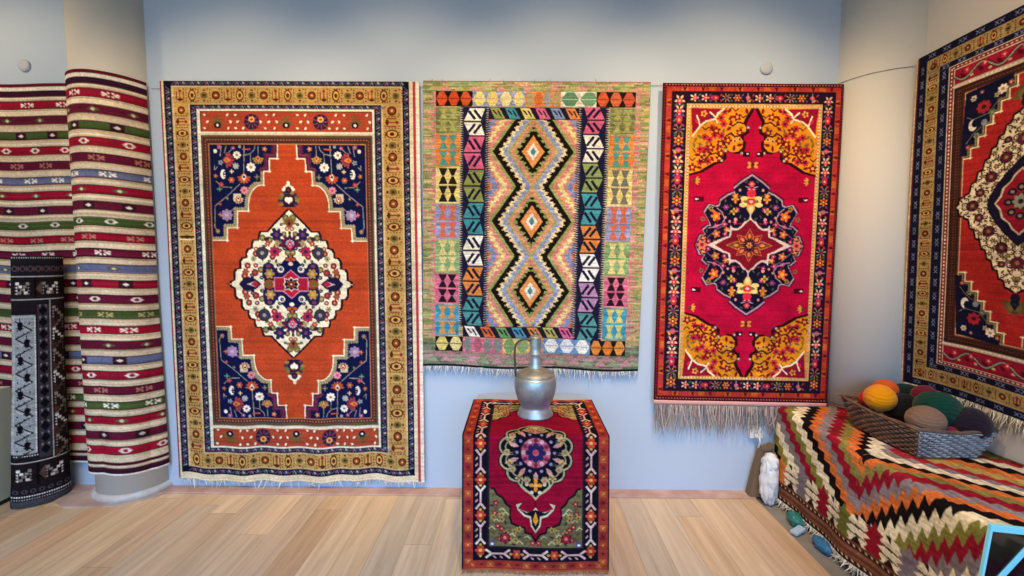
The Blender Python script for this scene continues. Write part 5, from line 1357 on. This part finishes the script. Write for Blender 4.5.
bmesh.ops.recalc_face_normals(bm, faces=bm.faces); pg_ = obj('plug', bm, M_sock, so, True)
bm = bmesh.new(); tube(bm, spline([(p.x, WALL-.058, p.z), (p.x+.004, WALL-.062, p.z-.03), (p.x+.012, WALL-.03, p.z-.09), (p.x+.015, WALL-.02, p.z-.16)], 16), .006, 8); obj('cord', bm, M_sock, pg_, True)

for nm, lb, c, r, col, sd in (('plastic_parcel', 'teal plastic parcel peeking out from under the bench kilim', (1.552, 2.41, .032), (.030, .058, .036), '#2a7a74', 3),
                          ('plastic_bottle_pack', 'blue plastic pack under the bench kilim, nearer than the teal parcel', (1.556, 2.195, .028), (.026, .060, .031), '#2f6f9c', 4)):
    bm = bmesh.new(); blob(bm, c, r, sd, .34, 3.6, 4, .9); tag(obj(nm if sd == 3 else 'plastic_pack', bm, mat(nm, col, .35, bump=(40, .5, .006)), None, True), lb, 'parcel')
bm = bmesh.new(); rt = Matrix.Rotation(math.radians(25), 3, 'Z') @ Matrix.Rotation(math.radians(-9), 3, 'Y')
box(bm, (1.475, 2.305, .012), (1.555, 2.345, .030), .006, rt); tag(obj('plastic_tube', bm, mat('pale_blue_plastic', '#a8c4dc', .35)), 'pale blue flat plastic case lying under the bench fringe', 'case')

# ---- wicker basket and balls of wool
M_wick = mat('brown_wicker', '#5c4438', .75, noise=(18, '#7d6250', (1, 1, 1))); M_wick_lit = mat('daylit_wicker', '#7d7c80', .6, noise=(18, '#a2a2a6', (1, 1, 1)))  # second wicker: cool daylight on the near end, put into its colour
bx0, bx1, by0, by1 = 1.815, 2.085, 1.985, 2.355      # base
tx0, tx1, ty0, ty1 = 1.795, 2.140, 1.960, 2.435      # rim
zb0, zr = ZB+.012, ZB+.128
bk = empty('wicker_basket', ((bx0+bx1)/2, (by0+by1)/2, ZB+.004), 'oblong wicker basket full of wool balls, standing on the bench kilim', 'basket')
def brect(h):
    return (bx0+(tx0-bx0)*h, bx1+(tx1-bx1)*h, by0+(ty0-by0)*h, by1+(ty1-by1)*h, zb0+(zr-zb0)*h)
def side_pt(side, f, h, off):
    x0, x1, y0, y1, z = brect(h); cr = .010*math.sin(f*PI)          # sides bow a little
    z += .012*abs(f-.5)*2*h*h
    if side == 0: return Vector((x0-off-cr, y1+(y0-y1)*f, z))
    if side == 1: return Vector((x0+(x1-x0)*f, y0-off-cr, z))
    if side == 2: return Vector((x1+off+cr, y0+(y1-y0)*f, z))
    return Vector((x1+(x0-x1)*f, y1+off+cr, z))
nst = (17, 13, 17, 13)
for side, nm in enumerate(('side_panel', 'end_panel', 'side_panel', 'end_panel')):
    bm = bmesh.new(); ns = nst[side]; rows = 11
    for rw in range(rows):
        h = (rw+.5)/rows; pts = []
        for j in range(ns*4+1):
            f_ = j/(ns*4); wv = math.sin(f_*ns*PI+(PI if rw % 2 else 0)+.5*PI)
            q = side_pt(side, f_, h, .0060*wv); q.z += random.uniform(-.0012, .0012); pts.append(q)
        tube(bm, pts, .0050, 5)
    for j in range(ns+1):
        tube(bm, [side_pt(side, j/ns if 0 < j < ns else (.01 if j == 0 else .99), h, 0) for h in (0, .5, 1.0)], .003, 5)
    obj(nm, bm, M_wick_lit if side == 1 else M_wick, bk, True)
bm = bmesh.new()
for s in range(3):
    pts = []
    for side in range(4):
        for j in range(14):
            q = side_pt(side, j/14, 1.0, 0); t = (side*14+j)*.9+s*2*PI/3
            pts.append(q+Vector((0, 0, .007+.0045*math.sin(t)))+Vector((.0045*math.cos(t), .0045*math.cos(t), 0)))
    pts.append(pts[0]); tube(bm, pts, .0045, 6)
obj('rim', bm, M_wick, bk, True)
bm = bmesh.new(); box(bm, (bx0-.004, by0-.004, ZB+.005), (bx1+.004, by1+.004, ZB+.013), .003); obj('bottom', bm, M_wick, bk)
for cpt, dr in ((Vector(((tx0+.02), ty1, zr+.018)), Vector((-.06, .02, .012))), (Vector((tx1-.01, ty0+.02, zr+.012)), Vector((.045, .0, -.004)))):
    bm = bmesh.new(); tube(bm, [cpt, cpt+dr*.5, cpt+dr], [.006, .005, .0025], 6); obj('cane_end', bm, M_wick, bk, True)

def ball(label, col, c, r, axis, seed, rz=.93):
    """wound ball of wool: ridged by its own strands"""
    g = np.random.default_rng(seed); bm = bmesh.new()
    bmesh.ops.create_uvsphere(bm, u_segments=72, v_segments=48, radius=1)
    R_ = Vector(axis).normalized().to_track_quat('Z', 'Y').to_matrix(); R2 = Vector((axis[1], axis[2], -axis[0])).normalized().to_track_quat('Z', 'Y').to_matrix()
    for v_ in bm.verts:
        d_ = v_.co.normalized(); a_ = R_.transposed() @ d_; b_ = R2.transposed() @ d_
        w1 = math.sin(a_.z*30+2*math.atan2(a_.y, a_.x)); w2 = math.sin(b_.z*30+math.atan2(b_.y, b_.x)*2)
        k = 1/(1+math.exp(-9*(math.sin(2.1*math.atan2(a_.y, a_.x)+a_.z*2)))); h = 1+.022*(w1*k+w2*(1-k))+.02*math.sin(3*a_.x+seed)
        v_.co = Vector((d_.x*r*h, d_.y*r*h, d_.z*r*h*rz))
    o = obj('wool_ball', bm, mat('wool_'+label.split()[0], col, .95, noise=(60, col, (1, 1, 1)), bump=(350, .5, .002), spec=.1, sheen=.15), None, True)
    o.location = c; return tag(o, label, 'ball of wool', 'balls of wool in the wicker basket')
ball('marigold-yellow wool ball at the far end of the basket', '#d88a08', (1.862, 2.262, .779), .070, (1, .3, .5), 1, .95)
ball('scarlet wool ball mostly hidden behind the yellow one, against the basket rim', '#b81c24', (1.905, 2.399, .729), .041, (.2, 1, .3), 2)
ball('orange wool ball behind the yellow one, only its top showing', '#c8541c', (1.996, 2.395, .781), .060, (.5, .2, 1), 3)
ball('very dark green wool ball behind the black one', '#0f2622', (2.090, 2.375, .752), .074, (1, 1, .2), 4)
ball('black wool ball in the middle of the basket beside the yellow one', '#14141a', (1.975, 2.254, .726), .082, (.3, 1, .6), 5, .95)
ball('maroon wool ball behind the bottle-green one', '#6a1430', (2.092, 2.262, .790), .058, (.8, .2, .5), 6)
ball('large bottle-green wool ball, topmost of the heap', '#0c3a2e', (2.007, 2.102, .781), .091, (.2, .9, .8), 7, .86)
ball('taupe brown wool ball at the front of the basket', '#7d6252', (1.886, 2.032, .748), .074, (1, .15, .25), 8, .86)
ball('dark plum wool ball at the near right corner of the basket', '#221a26', (2.076, 2.018, .738), .076, (.5, 1, .2), 9, .95)
ball('small crimson wool ball wedged low behind the front rim', '#7d1836', (1.995, 2.02, .690), .034, (.4, .6, 1), 10)

# ---- light blue framed dark board leaning on the bench
M_fr = mat('light_blue_lacquer', '#8fe2f4', .3); M_dk = mat('dark_glass', '#0e0d12', .12, noise=(4, '#1d181c', (1, 1, 1)))
pf = empty('framed_board', (1.40, 1.31, 0), 'light blue framed dark board leaning at the bench, cut by the picture edge', 'board')
Tm = Matrix.Translation((1.425, 1.30, .697)) @ Matrix.Rotation(math.radians(6), 4, 'Y') 
w, h, d_ = .150, .680, .012
def fbox(lo, hi, bev=.003):
    bm = bmesh.new(); box(bm, lo, hi, bev)
    for v_ in bm.verts: v_.co = Tm @ v_.co
    return bm
bm = bmesh.new()
for lo, hi in (((0, 0, -.021), (w, d_, 0)), ((0, 0, -h), (.007, d_, -.021)), ((w-.010, 0, -h), (w, d_, -.021)), ((.010, 0, -h), (w-.010, d_, -h+.02))): box(bm, lo, hi, .002)
for v_ in bm.verts: v_.co = Tm @ v_.co
obj('frame', bm, M_fr, pf)
obj('panel', fbox((.005, .004, -h+.01), (w-.008, .010, -.015), 0), M_dk, pf)
bm = bmesh.new(); box(bm, (-.009, 0, -.085), (.009, .004, .085), .002, Matrix.Rotation(math.radians(32), 3, 'Y'))
for v_ in bm.verts: v_.co = Tm @ (v_.co+Vector((.094, .0005, -.103)))
obj('brace', bm, M_fr, pf)

# ================================================================== light
DAY, SP = 62, 152
def area(name, loc, rot_to, size, size_y, energy, col, spread=180):
    L = bpy.data.lights.new(name, 'AREA'); L.shape = 'RECTANGLE'; L.size = size; L.size_y = size_y; L.energy = energy; L.color = col; L.spread = math.radians(spread)
    o = bpy.data.objects.new(name, L); C.objects.link(o); o.location = loc
    o.rotation_euler = (Vector(rot_to)-Vector(loc)).to_track_quat('-Z', 'Y').to_euler(); return o
# daylight through the shop front behind the camera
area('daylight_front', (-.4, -2.3, 2.0), (-.4, 0, .70), 5.8, 1.5, DAY, (.17, .50, 1.0), 75)
# warm ceiling spots aimed at the carpets and floor, plus one added fill lamp
def spot(loc, to, energy, size=74, blend=.6, col=(1.0, .71, .38), rad=.08):
    L = bpy.data.lights.new('ceiling_or_fill_spot', 'SPOT'); L.energy = energy; L.spot_size = math.radians(size); L.spot_blend = blend; L.color = col; L.shadow_soft_size = rad
    o = bpy.data.objects.new('ceiling_or_fill_spot', L); C.objects.link(o); o.location = loc
    o.rotation_euler = (Vector(to)-Vector(loc)).to_track_quat('-Z', 'Y').to_euler(); return o
for x, k in ((-1.75, .8), (-.75, .8), (.25, .85), (1.2, .9)):
    spot((x, 1.15, 3.5), (x*.98, WALL, 1.78), SP*k, 68, .85)
spot((-3.75, 1.45, 3.4), (-3.0, WALL, 1.9), SP*.55, 80, .7)
spot((.35, 1.3, 3.5), (RIGHT, 2.0, 1.0), SP*.85, 86, .8, (1.0, .68, .38))
spot((.9, .7, 3.5), (1.95, 2.4, .45), SP*.55, 60, .9, (1.0, .76, .5))  # added fill, brightens the dim pillar corner behind the basket
spot((.2, .5, 3.5), (.15, 1.7, 0), SP*.8, 80, .8)
spot((-1.9, .4, 3.5), (-1.9, 1.4, 0), SP*.9, 80, .8)

w = bpy.data.worlds.new('world'); bpy.context.scene.world = w; w.use_nodes = True
bg = w.node_tree.nodes['Background']; bg.inputs['Color'].default_value = (.70, .88, 1.0, 1); bg.inputs['Strength'].default_value = 1.15
sc = bpy.context.scene
sc.view_settings.view_transform = 'Standard'; sc.view_settings.look = 'None'; sc.view_settings.gamma = 1; sc.view_settings.exposure = 0.0
sc.view_settings.use_curve_mapping = False
sc.cycles.max_bounces = 6; sc.cycles.diffuse_bounces = 4
